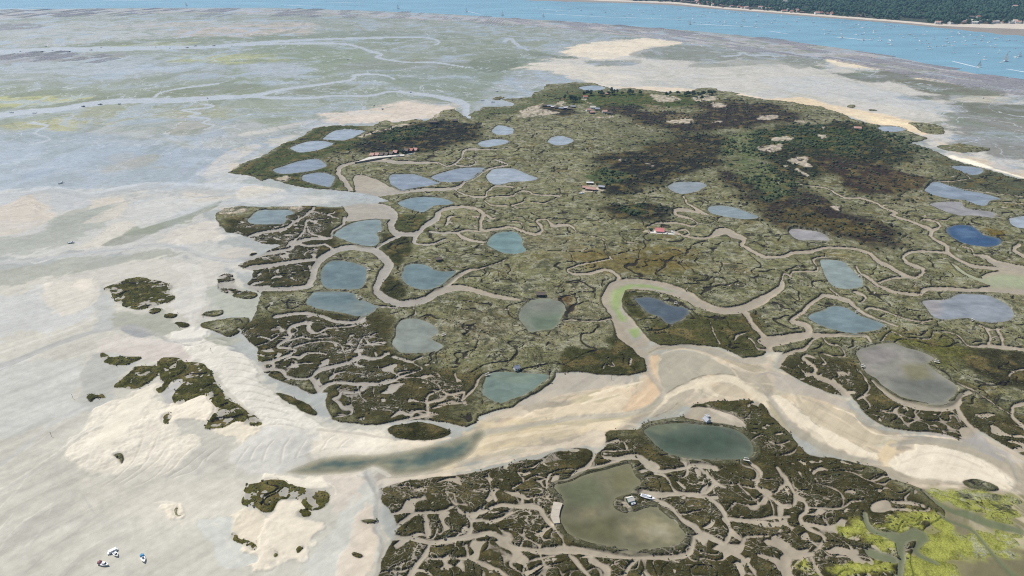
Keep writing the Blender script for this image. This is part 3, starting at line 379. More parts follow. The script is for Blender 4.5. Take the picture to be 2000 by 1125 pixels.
# ground zones of the flats: polygon, colour, softness m, edge noise m, wetness
FZONES = [
 (prs(-150,20,700,25,1000,60,1100,120,1000,180,600,240,-150,260), (.225,.255,.205), 120, 160, .55),
 (prs(-150,20,300,18,700,25,1100,50,1100,70,700,60,300,60,-150,60), (.255,.275,.235), 60, 80, .5),
 (prs(-150,44,300,40,610,42,620,74,480,82,300,92,-150,96), (.34,.35,.33), 60, 80, .5), (prs(320,62,500,45,615,45,610,72,500,80,420,84), (.42,.375,.335), 50, 50, .4),
 (prs(200,80,480,70,700,66,900,70,850,95,600,78,300,90,100,95), SEAG, 50, 70, .4), (prs(500,88,690,90,740,110,650,150,500,170,420,140), (.20,.24,.165), 60, 70, .45), (prs(850,95,1100,100,1050,150,850,150), (.17,.205,.15), 60, 70, .45), (prs(700,130,1000,140,1050,170,900,190,800,175,700,160), (.20,.24,.20), 60, 70, .5), (prs(700,90,1000,60,1100,75,1050,110,900,125,800,120), (.23,.255,.20), 60, 60, .45),
 (prs(-150,100,300,110,480,125,420,150,200,150,-150,170), WET, 70, 90, .8), (prs(450,120,600,125,590,150,500,150), WET, 50, 60, .8), (prs(-150,180,120,175,380,172,500,178,480,190,240,194,100,212,-150,222), (.20,.225,.15), 40, 40, .4),
 (prs(300,83,400,82,340,90,220,90), YEL, 25, 25, .3), (prs(330,108,520,104,560,118,470,125,330,122), (.33,.35,.19), 30, 35, .35), (prs(-100,192,60,188,200,188,100,208,-50,212), YEL, 25, 30, .35), (prs(0,245,120,230,250,240,180,260,40,258), (.34,.34,.19), 30, 30, .35), (prs(100,212,330,200,480,205,460,235,300,240,150,235), (.27,.285,.20), 40, 40, .4),
 (prs(-150,260,200,255,480,245,560,265,480,310,380,360,150,370,-150,385), (.275,.315,.345), 60, 50, .9), (prs(150,245,420,240,520,230,600,250,420,290,250,280), (.33,.345,.335), 50, 50, .7), (prs(200,300,300,300,310,330,180,335), (.29,.28,.25), 30, 30, .5), (prs(430,198,760,190,830,195,760,215,640,222,560,240,450,230), (.245,.275,.22), 40, 40, .5),
 (prs(250,375,420,375,520,290,600,245,640,225,720,215,800,195,900,205,880,225,790,235,700,242,600,250,520,300,440,340,420,400,260,400), (.43,.42,.39), 30, 35, .5), (prs(630,222,720,215,790,200,850,205,890,212,850,232,750,240,660,245), (.52,.46,.40), 22, 25, .3),
 (prs(400,330,520,300,500,340,440,380,400,370), (.40,.41,.40), 15, 15, .6),
 (prs(-150,385,120,375,440,375,640,385,600,400,430,405,420,460,480,520,440,560,350,520,150,500,-150,520), (.40,.40,.375), 30, 30, .6), (prs(-150,410,60,395,100,405,95,430,30,450,-150,465), (.50,.44,.375), 15, 15, .3), (prs(150,395,240,385,250,400,140,425), (.47,.43,.38), 10, 12, .35), (prs(170,420,250,400,240,425,160,440), (.46,.43,.385), 8, 10, .35), (prs(155,485,220,455,270,432,260,455,200,480), (.49,.455,.40), 8, 10, .3), (prs(290,460,400,435,430,440,425,470,330,475), (.47,.43,.39), 10, 12, .35), (prs(350,455,420,445,420,470,350,475), (.50,.46,.41), 6, 8, .3),
 (prs(80,450,150,410,250,400,200,440,150,470,0,500,-100,490), (.285,.305,.26), 15, 15, .6), (prs(230,460,330,425,430,395,380,425,300,455), (.24,.265,.20), 8, 12, .5), (prs(-150,520,100,510,300,490,370,495,240,520,120,550,-150,590), (.285,.30,.24), 12, 14, .55),
 (prs(-150,580,100,550,250,515,360,500,440,520,480,560,400,650,430,700,520,720,640,820,760,850,740,960,760,1220,-150,1220), (.435,.42,.355), 14, 14, .35),
 (prs(-150,600,60,575,180,560,190,600,160,630,-150,690), (.39,.405,.40), 12, 14, .6), (prs(100,560,190,540,190,590,130,612,90,600), (.52,.475,.41), 10, 8, .25), (prs(150,545,185,540,185,558,150,562), (.66,.57,.46), 5, 4, .2),
 (prs(340,520,430,510,430,560,400,600,375,640,345,610), (.475,.46,.425), 8, 6, .3), (prs(200,610,330,615,380,650,480,660,440,680,330,665,210,640), (.29,.30,.225), 8, 8, .5), (prs(400,560,520,565,520,620,470,620,420,605,400,580), (.32,.345,.285), 10, 10, .55),
 (prs(190,565,205,545,215,600,230,640,180,650,190,610), (.33,.345,.33), 6, 6, .6), (prs(225,640,255,630,290,640,300,655,270,662,240,650), (.235,.25,.265), 4, 5, .6),
 (prs(150,670,230,650,330,665,390,690,440,700,360,705,310,695,200,690), (.49,.445,.40), 8, 8, .25), (prs(330,650,390,635,415,642,385,665,345,668), (.57,.54,.49), 5, 4, .2), (prs(280,675,360,680,370,700,300,705,200,690), (.46,.40,.36), 6, 6, .25), (prs(180,690,220,700,260,712,230,760,200,800,150,790,165,740), (.345,.355,.325), 8, 8, .5), (prs(310,740,355,745,345,800,315,790), (.345,.34,.335), 5, 5, .5), (prs(-100,730,120,690,170,690,150,800,50,850,-100,870), (.40,.41,.385), 14, 10, .45),
 (prs(200,800,300,748,322,752,312,772,340,800,360,840,500,850,620,840,720,858,830,868,720,886,620,895,500,880,420,850,330,930,180,930,140,900), (.62,.565,.455), 12, 8, .12), (prs(365,650,410,670,470,690,500,730,560,790,620,830,590,860,500,845,520,820,450,770,420,725,380,700), (.56,.53,.46), 6, 5, .15), (prs(330,790,380,775,405,770,422,795,410,830,330,820), (.68,.59,.45), 4, 5, .1), (prs(410,840,470,825,510,832,500,860,430,862), (.62,.54,.40), 4, 6, .1),
 (prs(430,900,520,840,620,850,600,920,480,925), (.47,.465,.43), 8, 6, .35), (prs(150,930,330,930,520,940,480,1000,300,1010,120,990), (.48,.455,.38), 20, 12, .15), (prs(320,990,350,985,355,1010,335,1012), (.62,.54,.41), 4, 2, .1),
 (prs(520,930,640,932,650,950,625,955,590,965,500,960), (.66,.59,.46), 5, 4, .1), (prs(548,972,600,965,618,985,600,1000,640,1020,620,1050,600,1090,500,1110,460,1050,520,1010), (.66,.57,.43), 6, 6, .1), (prs(440,1030,480,1005,520,1010,500,1060,455,1060), (.58,.50,.36), 4, 5, .1),
 (prs(400,1025,430,1022,445,1060,470,1085,500,1090,460,1110,430,1100,420,1060), (.40,.42,.385), 5, 5, .6), (prs(650,945,720,930,745,960,735,1040,690,1130,600,1130,610,1080,660,1030), (.43,.44,.40), 8, 6, .5), (prs(690,1010,715,985,735,995,735,1060,710,1130,660,1130,680,1070), (.53,.46,.375), 5, 4, .15), (prs(640,930,700,935,680,1000,640,1010,650,960), (.50,.435,.36), 8, 6, .2),
 # the broad creek
 (prs(930,850,1000,800,1080,735,1250,735,1260,690,1500,690,1530,720,1700,820,1960,890,2080,930,2080,990,1760,945,1540,850,1480,785,1380,785,1300,815,1180,850,1000,900,760,945,740,930,800,925), MUDC, 10, 8, .35),
 (prs(1090,745,1200,735,1255,735,1250,755,1150,770,1080,800,1060,780), (.335,.325,.30), 8, 8, .45), (prs(1000,835,1080,790,1180,760,1255,745,1235,775,1280,760,1260,790,1180,805,1050,825), (.53,.465,.36), 8, 6, .2), (prs(1235,790,1270,745,1268,700,1285,692,1290,740,1295,770,1270,795), (.54,.42,.29), 6, 5, .2), (prs(920,850,1050,830,1200,810,1300,785,1200,835,1050,860,940,890), (.54,.47,.345), 8, 6, .2),
 (prs(1285,705,1340,685,1400,695,1440,725,1380,740,1305,770,1290,740), (.325,.32,.275), 5, 4, .3), (prs(1300,775,1370,742,1440,735,1480,755,1520,800,1480,785,1400,775,1330,795,1290,800), (.50,.455,.37), 6, 5, .2), (prs(1300,800,1350,780,1400,745,1440,735,1450,750,1400,770,1340,795), (.37,.34,.29), 5, 5, .3),
 (prs(1500,740,1580,760,1650,790,1700,835,1760,850,1740,880,1640,860,1560,820,1500,770), (.42,.39,.31), 8, 6, .25), (prs(1515,780,1550,775,1590,815,1640,850,1720,895,1680,895,1600,865,1540,820), (.56,.52,.44), 8, 6, .15), (prs(1730,900,1790,870,1850,880,1940,920,1990,960,1900,945,1800,940), (.58,.54,.465), 8, 6, .15), (prs(1720,880,1745,880,1750,905,1725,912), (.50,.42,.29), 5, 4, .2), (prs(1700,845,1800,848,1900,870,1850,855,1750,842), (.55,.49,.40), 4, 3, .15), (prs(1730,920,1800,940,1900,950,1980,975,1900,965,1800,955), (.42,.37,.31), 5, 4, .2),
 (prs(900,930,1050,885,1160,845,1185,850,1160,872,1080,878,900,925,780,945,740,945), (.45,.41,.35), 5, 4, .2), (prs(1750,835,1850,830,1900,845,1950,880,1990,900,1940,890,1880,865), (.31,.30,.30), 6, 5, .4),
 (prs(960,835,1080,830,1100,845,1000,870,930,890,880,905,920,870), (.46,.40,.28), 10, 8, .25),
 # north-eastern sands
 (prs(1000,150,1060,120,1120,95,1180,78,1280,75,1400,82,1500,100,1600,118,1720,130,1800,145,1960,180,2080,210,2080,340,1960,330,1860,300,1760,260,1640,222,1500,195,1200,178,1100,165), (.47,.455,.42), 60, 60, .4),
 (prs(1100,95,1180,80,1290,74,1380,84,1480,96,1380,90,1280,92,1220,110,1180,115,1090,105), (.60,.54,.44), 30, 25, .2), (prs(1000,135,1060,125,1200,128,1160,140,1240,150,1180,172,1080,150), (.50,.475,.42), 40, 30, .3), (prs(1240,100,1340,85,1500,98,1620,112,1600,135,1500,115,1380,125,1260,112), (.21,.22,.19), 35, 40, .45), (prs(1150,120,1250,118,1240,128,1160,128), (.22,.225,.20), 20, 25, .4), (prs(1040,105,1110,110,1140,115,1060,112), (.15,.16,.12), 15, 20, .4), (prs(1010,135,1080,140,1130,160,1050,172,950,178), (.30,.325,.33), 30, 30, .6),
 (prs(1600,112,1750,125,1740,138,1640,130), (.62,.55,.42), 25, 15, .2), (prs(1630,143,1700,143,1760,155,1720,163,1660,153), (.15,.155,.125), 18, 18, .4), (prs(1700,140,1800,135,1900,150,1980,175,1960,200,1850,195,1760,165), (.15,.145,.105), 30, 35, .4), (prs(1770,145,1830,145,1960,170,1880,168,1780,152), (.60,.53,.39), 18, 14, .2), (prs(1850,200,1960,205,2080,225,2080,330,1960,310,1880,280,1860,240), (.20,.20,.18), 40, 40, .5), (prs(1880,205,2000,205,2000,225,1900,222), (.13,.135,.10), 22, 22, .4), (prs(1740,188,1830,185,1800,198), (.16,.165,.14), 18, 18, .4), (prs(1850,185,1990,190,1960,200,1860,195), (.47,.44,.38), 22, 15, .3),
 (prs(1500,195,1560,190,1660,212,1760,230,1850,260,1800,262,1700,240,1650,225,1570,205), (.60,.50,.36), 20, 15, .15), (prs(1200,170,1300,170,1420,178,1500,195,1380,182,1250,178), (.58,.50,.40), 15, 10, .15), (prs(1650,222,1720,228,1780,245,1700,244), (.66,.56,.39), 10, 8, .1), (prs(1810,265,1870,300,1960,335,2060,360,2060,340,1960,325,1880,300), (.50,.43,.34), 12, 8, .2), (prs(1852,307,1885,318,1925,328,1962,338,2010,352,1995,345,1950,332,1900,315,1860,305), (.74,.68,.57), 5, 4, .1),
 # oyster ground along the deep water
 (prs(-150,18,360,17,700,22,1000,36,1250,54,1500,78,1700,104,1850,134,2100,172,2100,215,1950,182,1800,150,1640,118,1500,106,1380,88,1250,72,1000,46,700,32,360,24,100,32,-150,50), (.37,.355,.36), 18, 30, .4),
 (prs(-150,50,60,45,100,55,-50,62), (.20,.195,.22), 20, 25, .4), (prs(-150,112,60,105,250,104,240,112,60,122,-150,135), (.24,.235,.245), 20, 30, .5),
 # algae
 (prs(1190,600,1200,565,1225,552,1270,552,1340,572,1300,570,1240,560,1215,575,1215,600,1228,632,1210,628), ALGG, 5, 5, .4), (prs(1225,640,1250,640,1252,660,1240,668,1230,660), ALGG, 4, 4, .4), (prs(1820,505,1850,510,1870,530,1900,545,1940,560,2010,567,2010,540,1960,535,1920,545,1890,535,1860,515), (.26,.29,.18), 8, 8, .5),
 (prs(1600,1040,1680,1000,1760,975,1900,960,2080,985,2080,1240,1580,1240), (.175,.165,.09), 14, 12, .3), (prs(1920,1090,2080,1060,2080,1200,1860,1200), (.14,.135,.075), 12, 10, .3),
]
LIMES = [prs(1815,962,1850,968,1880,964,1985,975,1992,1000,1972,1014,1935,1008,1890,998,1850,985), prs(1690,1050,1735,1020,1745,1000,1800,1000,1850,1010,1920,1040,1985,1040,1985,1075,1965,1088,1930,1085,1905,1092,1860,1090,1850,1110,1810,1140,1760,1140,1800,1090,1790,1060,1745,1045,1710,1062), prs(1600,1115,1650,1100,1700,1095,1742,1098,1738,1112,1650,1130,1600,1135), prs(1770,1092,1800,1085,1870,1100,1870,1150,1765,1150), prs(1690,1055,1720,1050,1755,1058,1752,1078,1720,1075), prs(1930,1005,1985,1020,1960,1030,1920,1020), prs(1560,1100,1580,1098,1585,1115,1562,1118), prs(1640,1030,1680,1020,1690,1040,1650,1050)]
RIPPLE = [prs(360,650,410,665,470,690,510,730,560,790,620,835,720,855,640,890,560,925,430,930,300,935,200,940,120,930,220,860,330,850,420,850,510,840,520,815,460,770,420,720)]
WATERLINE = prs(-400,18,0,18,200,16,360,15,520,15,700,20,850,26,1000,35,1120,42,1250,52,1380,62,1500,75,1600,88,1700,102,1780,117,1850,133,1920,146,2000,160,2400,225)
FARCOAST = prs(700,-22,800,-12,960,-4,1030,1,1120,4,1250,7,1330,12,1420,20,1500,26,1560,31,1650,38,1750,46,1850,56,1950,69,2000,74,2500,140)

# ------------------------------------------------------------------ terrain fields on a grid that is finest near the viewer
NR, NC = 880, 1240
PY = np.linspace(1195, -28, NR); PX = np.linspace(-150, 2150, NC)
gx, gy = np.meshgrid(PX, PY)
X, Y = ground(gx, gy)
X = X.astype(np.float32); Y = Y.astype(np.float32)
SCL = np.clip(Y / 700.0, 0.6, 3.0)

w1 = fbm(X / 14, Y / 14, 2, 1); w2 = fbm(X / 14, Y / 14, 2, 5); w3 = pn(X / 55, Y / 55, 9); w4 = pn(X / 55, Y / 55, 10)
WXr = X + (w1 * 3.2 + w3 * 5.0) * SCL; WYr = Y + (w2 * 3.2 + w4 * 5.0) * SCL      # ragged shores
WXs = X + w1 * 0.9 * SCL; WYs = Y + w2 * 0.9 * SCL                                  # calm shores
WXm = X + (w1 * 1.6 + w3 * 1.5) * SCL; WYm = Y + (w2 * 1.6 + w4 * 1.5) * SCL

def box(p, m):
    a = np.array(p)
    r = np.where((PY >= a[:, 1].min() - m) & (PY <= a[:, 1].max() + m))[0]
    c = np.where((PX >= a[:, 0].min() - m) & (PX <= a[:, 0].max() + m))[0]
    if len(r) == 0 or len(c) == 0:
        return None
    return (slice(r[0], r[-1] + 1), slice(c[0], c[-1] + 1))
def poly_sd(p, m=30, wx=None, wy=None, smooth=0):
    """signed distance in metres (positive inside) over the grid patch round a traced outline"""
    s = box(p, m)
    if s is None:
        return None, None
    if smooth:
        p = catmull(p, True, smooth)
    a = np.array(p); qx, qy = ground(a[:, 0], np.clip(a[:, 1], -60, 1400))
    x = (X if wx is None else wx)[s]; y = (Y if wy is None else wy)[s]
    d2 = np.full(x.shape, 1e12, np.float32); ins = np.zeros(x.shape, bool)
    n = len(p)
    for i in range(n):
        ax, ay, bx, by = np.float32(qx[i]), np.float32(qy[i]), np.float32(qx[(i + 1) % n]), np.float32(qy[(i + 1) % n])
        ex, ey = bx - ax, by - ay
        L = ex * ex + ey * ey
        if L < 1e-6: continue
        dx, dy = x - ax, y - ay
        t = np.clip((dx * ex + dy * ey) / L, 0, 1)
        np.minimum(d2, (dx - t * ex)**2 + (dy - t * ey)**2, out=d2)
        if ay != by:
            c = ((ay > y) != (by > y)) & (x < (bx - ax) * (y - ay) / (by - ay) + ax)
            ins ^= c
    d = np.sqrt(d2)
    return s, np.where(ins, d, -d)
def line_sd(p, w, m=40, wx=None, wy=None, k=4):
    """distance to a creek's centre line minus its half width, metres (negative in the creek)"""
    w = list(w) if len(w) == len(p) else [w[0]] * len(p)
    q = catmull([(a[0], a[1], b) for a, b in zip(p, w)], False, k)
    s = box([(a, b) for a, b, c in q], m)
    if s is None:
        return None, None
    x = (X if wx is None else wx)[s]; y = (Y if wy is None else wy)[s]
    best = np.full(x.shape, 1e6, np.float32)
    a = np.array(q)
    qx, qy = ground(a[:, 0], a[:, 1])
    hw = []
    for i in range(len(q)):
        j0, j1 = max(i - 1, 0), min(i + 1, len(q) - 1)
        dx, dy = a[j1, 0] - a[j0, 0], a[j1, 1] - a[j0, 1]
        L = math.hypot(dx, dy) + 1e-6
        nx_, ny_ = -dy / L * a[i, 2] / 2, dx / L * a[i, 2] / 2
        x0, y0 = ground(a[i, 0] + nx_, a[i, 1] + ny_); x1, y1 = ground(a[i, 0] - nx_, a[i, 1] - ny_)
        tx, ty = qx[j1] - qx[j0], qy[j1] - qy[j0]
        tl = math.hypot(tx, ty) + 1e-6
        hw.append(abs((x1 - x0) * -ty / tl + (y1 - y0) * tx / tl) / 2)
    for i in range(len(q) - 1):
        ax, ay = qx[i], qy[i]; ex, ey = qx[i + 1] - ax, qy[i + 1] - ay
        L = ex * ex + ey * ey + 1e-9
        dx, dy = x - np.float32(ax), y - np.float32(ay)
        t = np.clip((dx * np.float32(ex) + dy * np.float32(ey)) / np.float32(L), 0, 1)
        d = np.sqrt((dx - t * np.float32(ex))**2 + (dy - t * np.float32(ey))**2) - (np.float32(hw[i]) + t * np.float32(hw[i + 1] - hw[i]))
        np.minimum(best, d, out=best)
    return s, best

# --- vegetation: how far inside the vegetated ground (m)
V = np.full(X.shape, -60, np.float32)
for i, p in enumerate(VEG):
    s, d = poly_sd(p, 25, WXr, WYr, 0 if i == 0 else 3)
    V[s] = np.maximum(V[s], d)
PLAT = V.copy()                                      # marsh platform before creeks cut it
for p in MUD:
    s, d = poly_sd(p, 15, WXm, WYm, 3); V[s] = np.minimum(V[s], -d)
CD = np.full(X.shape, 60, np.float32)                # distance to traced creeks
for p, w in CREEKS:
    s, d = line_sd(p, [q * .86 for q in w], 25, WXm, WYm); CD[s] = np.minimum(CD[s], d)
fray = fbm(X / 5.5, Y / 5.5, 2, 151)
CD += 1.3 * fray * np.clip(SCL, .7, 1.6)
V = np.minimum(V, CD)
DC = np.full(X.shape, 60, np.float32)
for p, w in DARKCREEKS:
    s, d = line_sd(p, w, 25, WXm, WYm); DC[s] = np.minimum(DC[s], d)
V = np.minimum(V, DC)
TH = np.full(X.shape, 200, np.float32)
for p, w in THREADS:
    s, d = line_sd(p, w, 20, WXm, WYm); TH[s] = np.minimum(TH[s], d)
PD = np.full(X.shape, -200, np.float32)              # inside a pond
for p, t in PONDS:
    s, d = poly_sd(p, 25, WXs, WYs, 3); PD[s] = np.maximum(PD[s], d)
s, d = poly_sd(TIDAL, 40, WXs, WYs, 3)
TD = np.full(X.shape, -200, np.float32); TD[s] = d
s, d = poly_sd(WATERLINE + [(2400, -28.5), (-400, -28.5)], 200, WXm, WYm)
BD = np.full(X.shape, -2000, np.float32); BD[s] = d
# --- fine creeks and pans that nobody could trace one by one
LAB = np.zeros(X.shape, np.float32)
for p in ZLAB:
    s, d = poly_sd(p, 60, WXr, WYr); LAB[s] = np.maximum(LAB[s], sst(-14, 14, d))
mx = X + 9 * pn(X / 30, Y / 30, 21) + 4 * pn(X / 12, Y / 12, 23); my = Y + 9 * pn(X / 30, Y / 30, 22) + 4 * pn(X / 12, Y / 12, 24)
r1 = np.abs(pn(mx / 34, my / 30, 31)); r2 = np.abs(pn(mx / 17, my / 13, 32))
wid = 0.085 * np.clip(fbm(X / 36, Y / 36, 2, 33) + 0.24, -.25, 1)
lab = np.minimum((r1 - wid * 1.0) * 26, (r2 - wid * 1.0) * 14)
pans = (0.43 - pn(mx / 11, my / 8, 35) + 0.25 * np.clip(pn(X / 80, Y / 80, 36), -1, 1)) * 9
lab = np.minimum(lab, pans)
V = np.where(LAB > 0.5, np.minimum(V, lab + (1 - LAB) * 6), V)
r3 = np.abs(pn(mx / 62, my / 48, 41)); r4 = np.abs(pn(mx / 30 + 5, my / 24, 42))
gate = pn(X / 45, Y / 45, 43)
DT = np.minimum((r3 - 0.019) * 60, np.where(gate > -0.10, (r4 - 0.026) * 28, 9))     # thin dark ditches
DT = np.where((LAB < 0.5) & (V > 3), DT, 9).astype(np.float32)
heathmask = np.zeros(X.shape, np.float32)

# --- colours of the ground
def mixto(A, s, a, c):
    A[s] += (np.array(c, np.float32) - A[s]) * a[..., None]
f1 = fbm(X / 260, Y / 260, 4, 51); f2 = fbm(X / 60, Y / 45, 3, 55); f3 = fbm(X / 9, Y / 9, 3, 58); f4 = fbm(X / 3.2, Y / 3.2, 2, 61)
soil = np.zeros(X.shape + (3,), np.float32); soil[:] = (.29, .315, .305)
wet = np.full(X.shape, .6, np.float32)
for p, c, so, nz, wt in FZONES:
    s, d = poly_sd(p, 60)
    if s is None: continue
    d = d + nz * np.where(Y[s] < 800, 1.7, 1.0) * (f2[s] * 1.3 + f1[s] * 0.9 + 0.5 * f3[s])
    k_ = np.where(Y[s] < 800, .25, .4); a = sst(-1.0, 1.0, d / (so * k_))
    mixto(soil, s, a, c); wet[s] += (wt - wet[s]) * a
far = sst(700, 1500, Y)
# seagrass mottling and films of water on the open flats
open_ = sst(900, 1500, Y) * (1 - sst(0, 4, PLAT))
sg = sst(0.02, 0.42, f2 + 0.5 * f1 + 0.35 * f3) * open_ * 0.55
lum = soil.mean(-1)
dry = sst(.40, .47, lum)
mixto(soil, slice(None), sg * (1 - dry), (.17, .195, .125))
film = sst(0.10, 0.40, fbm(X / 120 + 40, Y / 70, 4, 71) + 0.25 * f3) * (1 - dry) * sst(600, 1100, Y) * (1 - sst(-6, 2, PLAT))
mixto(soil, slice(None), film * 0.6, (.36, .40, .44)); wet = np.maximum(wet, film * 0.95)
soil *= (1 + 0.16 * f2 + 0.10 * f3 + 0.07 * f4)[..., None]
# bedding left by the ebb in the broad creek: bands along the stream
def flow(line):
    q = np.array(catmull(line, False, 4)); qx, qy = ground(q[:, 0], q[:, 1]); s = box(line, 140)
    x, y = X[s], Y[s]; best = np.full(x.shape, 1e9, np.float32); S = np.zeros_like(x); T = np.zeros_like(x); acc = 0.0
    for i in range(len(q) - 1):
        ex, ey = qx[i + 1] - qx[i], qy[i + 1] - qy[i]; L = math.hypot(ex, ey)
        t = np.clip(((x - qx[i]) * ex + (y - qy[i]) * ey) / (L * L), 0, 1)
        dx, dy = x - qx[i] - t * ex, y - qy[i] - t * ey; d = dx * dx + dy * dy
        m = d < best; best = np.where(m, d, best); S = np.where(m, acc + t * L, S); T = np.where(m, np.sign(ex * dy - ey * dx) * np.sqrt(d), T); acc += L
    return s, S, T
for line, zn in ((prs(560,915,720,905,850,885,1000,840,1130,812,1240,790,1285,745,1275,705,1300,688,1380,690,1450,715,1520,720), 1), (prs(1440,720,1510,745,1550,800,1640,860,1740,895,1840,885,1930,905,2020,970), 2)):
    s, S_, T_ = flow(line)
    inz = (1 - sst(-6, 2, PLAT[s])) * sst(900, 980, gx[s] + 0 * S_) * (1 - sst(45, 70, np.abs(T_)))
    b1 = fbm(S_ / 48 + 3 * zn, (T_ + 16 * w3[s] + 3 * w1[s]) / 11, 4, 111, .6); b2 = pn(S_ / 70, (T_ + 14 * w4[s]) / 18, 113)
    k1 = sst(.0, .22, b1 + .5 * b2) * inz; k2 = sst(.06, .26, -b1 - .3 * b2) * inz
    mixto(soil, s, k1 * .5, (.56, .51, .42)); mixto(soil, s, k2 * .4, (.33, .31, .26))
    k3 = sst(.25, .4, b2) * inz; mixto(soil, s, k3 * .35, (.50, .39, .27))
    k4 = sst(.22, .3, fbm(S_ / 40, T_ / 7, 3, 117)) * inz; mixto(soil, s, k4 * .4, (.29, .285, .22))
for p, w, c, k_, wt in STROKES:
    if w is None:
        s, d = poly_sd(p, 14, WXm, WYm, 3)
    else:
        s, d = line_sd(p, w, 14, WXm, WYm); d = -d
    if s is None: continue
    soft = (1.5 if w is None else .9) * SCL[s] * (1.8 if c[0] > .555 and w is None else 1)
    a = sst(-1, 1, (d + 1.2 * f3[s] + .6 * f4[s]) / soft) * k_ * (.9 + .45 * f2[s] + .15 * f3[s])
    a = np.clip(a, 0, 1); mixto(soil, s, a, c); wet[s] += (wt - wet[s]) * a
# creek mud
cm = (1 - sst(-0.5, 1.5, np.minimum(CD, 60))) * sst(-8, 4, PLAT)
inl = sst(-2, 3, PLAT)
mudc = np.array(MUDC, np.float32) * (1 + 0.12 * f2 + 0.10 * f3)[..., None]
gm = sst(0.0, 0.35, pn(X / 90, Y / 90, 75))[..., None]
mudc = mudc * (1 - 0.25 * gm) + np.array((.33, .33, .30), np.float32) * 0.25 * gm
keep = np.zeros(X.shape, np.float32)
for p, c, so, nz, wt in FZONES[-5:-2]:
    s, d = poly_sd(p, 20); keep[s] = np.maximum(keep[s], sst(-so, so, d + nz * f2[s]))
inl = inl * (1 - keep)
soil += (mudc - soil) * inl[..., None]
wet += (.22 - wet) * inl
tw_ = sst(1.2, 4.5, -CD + 2.2 * w1 + 1.5 * f2) * inl
mixto(soil, slice(None), tw_ * .6, (.275, .255, .22)); wet += tw_ * .25
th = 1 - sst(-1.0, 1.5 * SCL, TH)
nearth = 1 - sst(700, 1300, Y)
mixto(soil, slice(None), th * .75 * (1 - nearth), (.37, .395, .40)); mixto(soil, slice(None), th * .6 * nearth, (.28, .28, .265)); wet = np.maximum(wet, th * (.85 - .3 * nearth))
# vegetation colours
veg = np.zeros(X.shape + (3,), np.float32); veg[:] = (.165, .172, .098)
for p, c, so, nz in VZONES:
    s, d = poly_sd(p, 40)
    if s is None: continue
    d = d + nz * (f2[s] + 0.5 * f3[s] + 0.7 * w3[s])
    a = sst(-so * .6, so * .6, d)
    if c in (HEATH, PURP, GREEN, (.030,.036,.022), (.042,.032,.028)): heathmask[s] = np.maximum(heathmask[s], a)
    mixto(veg, s, a, c)
light = sst(.07, .12, veg.mean(-1))
mottle = light * (1 - heathmask)
zn1 = sst(.02, .35, fbm(X / 120, Y / 95, 3, 141)) * light; mixto(veg, slice(None), zn1 * .55, (.205, .20, .135))
zn2 = sst(.02, .35, fbm(X / 95 + 30, Y / 80, 3, 145)) * light; mixto(veg, slice(None), zn2 * .6, (.095, .10, .048))
pale = sst(0.12, 0.5, fbm(X / 16, Y / 12, 3, 81)) * light
mixto(veg, slice(None), pale * 0.35, (.29, .285, .20))
dk = sst(0.15, 0.5, fbm(X / 24 + 9, Y / 18, 3, 83)) * light
mixto(veg, slice(None), dk * 0.4, (.055, .055, .035))
br = sst(0.15, 0.5, fbm(X / 50 + 3, Y / 40, 3, 85)) * light
mixto(veg, slice(None), br * 0.5, (.145, .115, .045))
ol = sst(0.0, 0.4, fbm(X / 20 + 7, Y / 16, 3, 87)) * (1 - light)
mixto(veg, slice(None), ol * 0.8, (.125, .106, .048))
veg *= np.array((1.04, .97, .84), np.float32) * np.clip(1 + 0.45 * f3 + 0.45 * f4 + 0.25 * f2, 0.35, 2.0)[..., None]
edge = sst(0, 2.5, V)                                  # ramp over the halophyte fringe, whose dark colour also carries bank shade
# bare sand inside the island and lime-green weed
SDY = np.full(X.shape, -50, np.float32)
for p in SANDY:
    s, d = poly_sd(p, 12, WXr, WYr, 2); SDY[s] = np.maximum(SDY[s], d)
LM = np.full(X.shape, -50, np.float32)
for p in LIMES:
    s, d = poly_sd(p, 25, WXr, WYr, 3); LM[s] = np.maximum(LM[s], d + 5 * f3[s] + 4 * f2[s])
soil *= np.array((1.0, .965, .90), np.float32) * (1.08 - .05 * sst(700, 1400, Y) * (1 - dry))[..., None]
wz = (sst(-110, -40, X) * (1 - sst(800, 1000, Y)) * (1 - sst(0, .03, soil[..., 1] - soil[..., 0])))[..., None]
soil *= 1 + (np.array((1.01, .965, .88), np.float32) - 1) * wz
lum = soil.mean(-1, keepdims=True)
nearsand = ((1 - sst(700, 950, Y)) * (1 - sst(.0, .03, soil[..., 1] - soil[..., 0] - .0)))[..., None]
soil += (lum * np.array((1.03, 1.0, .885), np.float32) - soil) * .45 * nearsand * (1 - .7 * wz)
vm = sst(0.0, 0.7, V)
ditch = (1 - sst(-0.3, 0.7, DT)) * vm
lm = sst(-3, 3, LM) * sst(-0.75, -0.2, f3 + f2) * sst(-0.5, 0.5, DC)
lmp = lm * sst(0.1, 0.4, fbm(X / 7, Y / 6, 2, 91))
sdm = sst(-1.5, 1.0, SDY - 1.5 + (3.0 * f3 + 3 * f2) * SCL)
dyk = sst(-4.2, -3.0, PD) * (1 - sst(-0.6, 0.2, PD))
dcol = np.array((.125, .12, .07), np.float32) * (1 + 0.6 * f3 + 0.4 * f4)[..., None]
shl = sst(-1.3, -0.9, PD) * (1 - sst(-0.5, 0.2, PD)) * sst(-0.1, 0.25, f3)
pin = sst(-0.2, 1, PD)
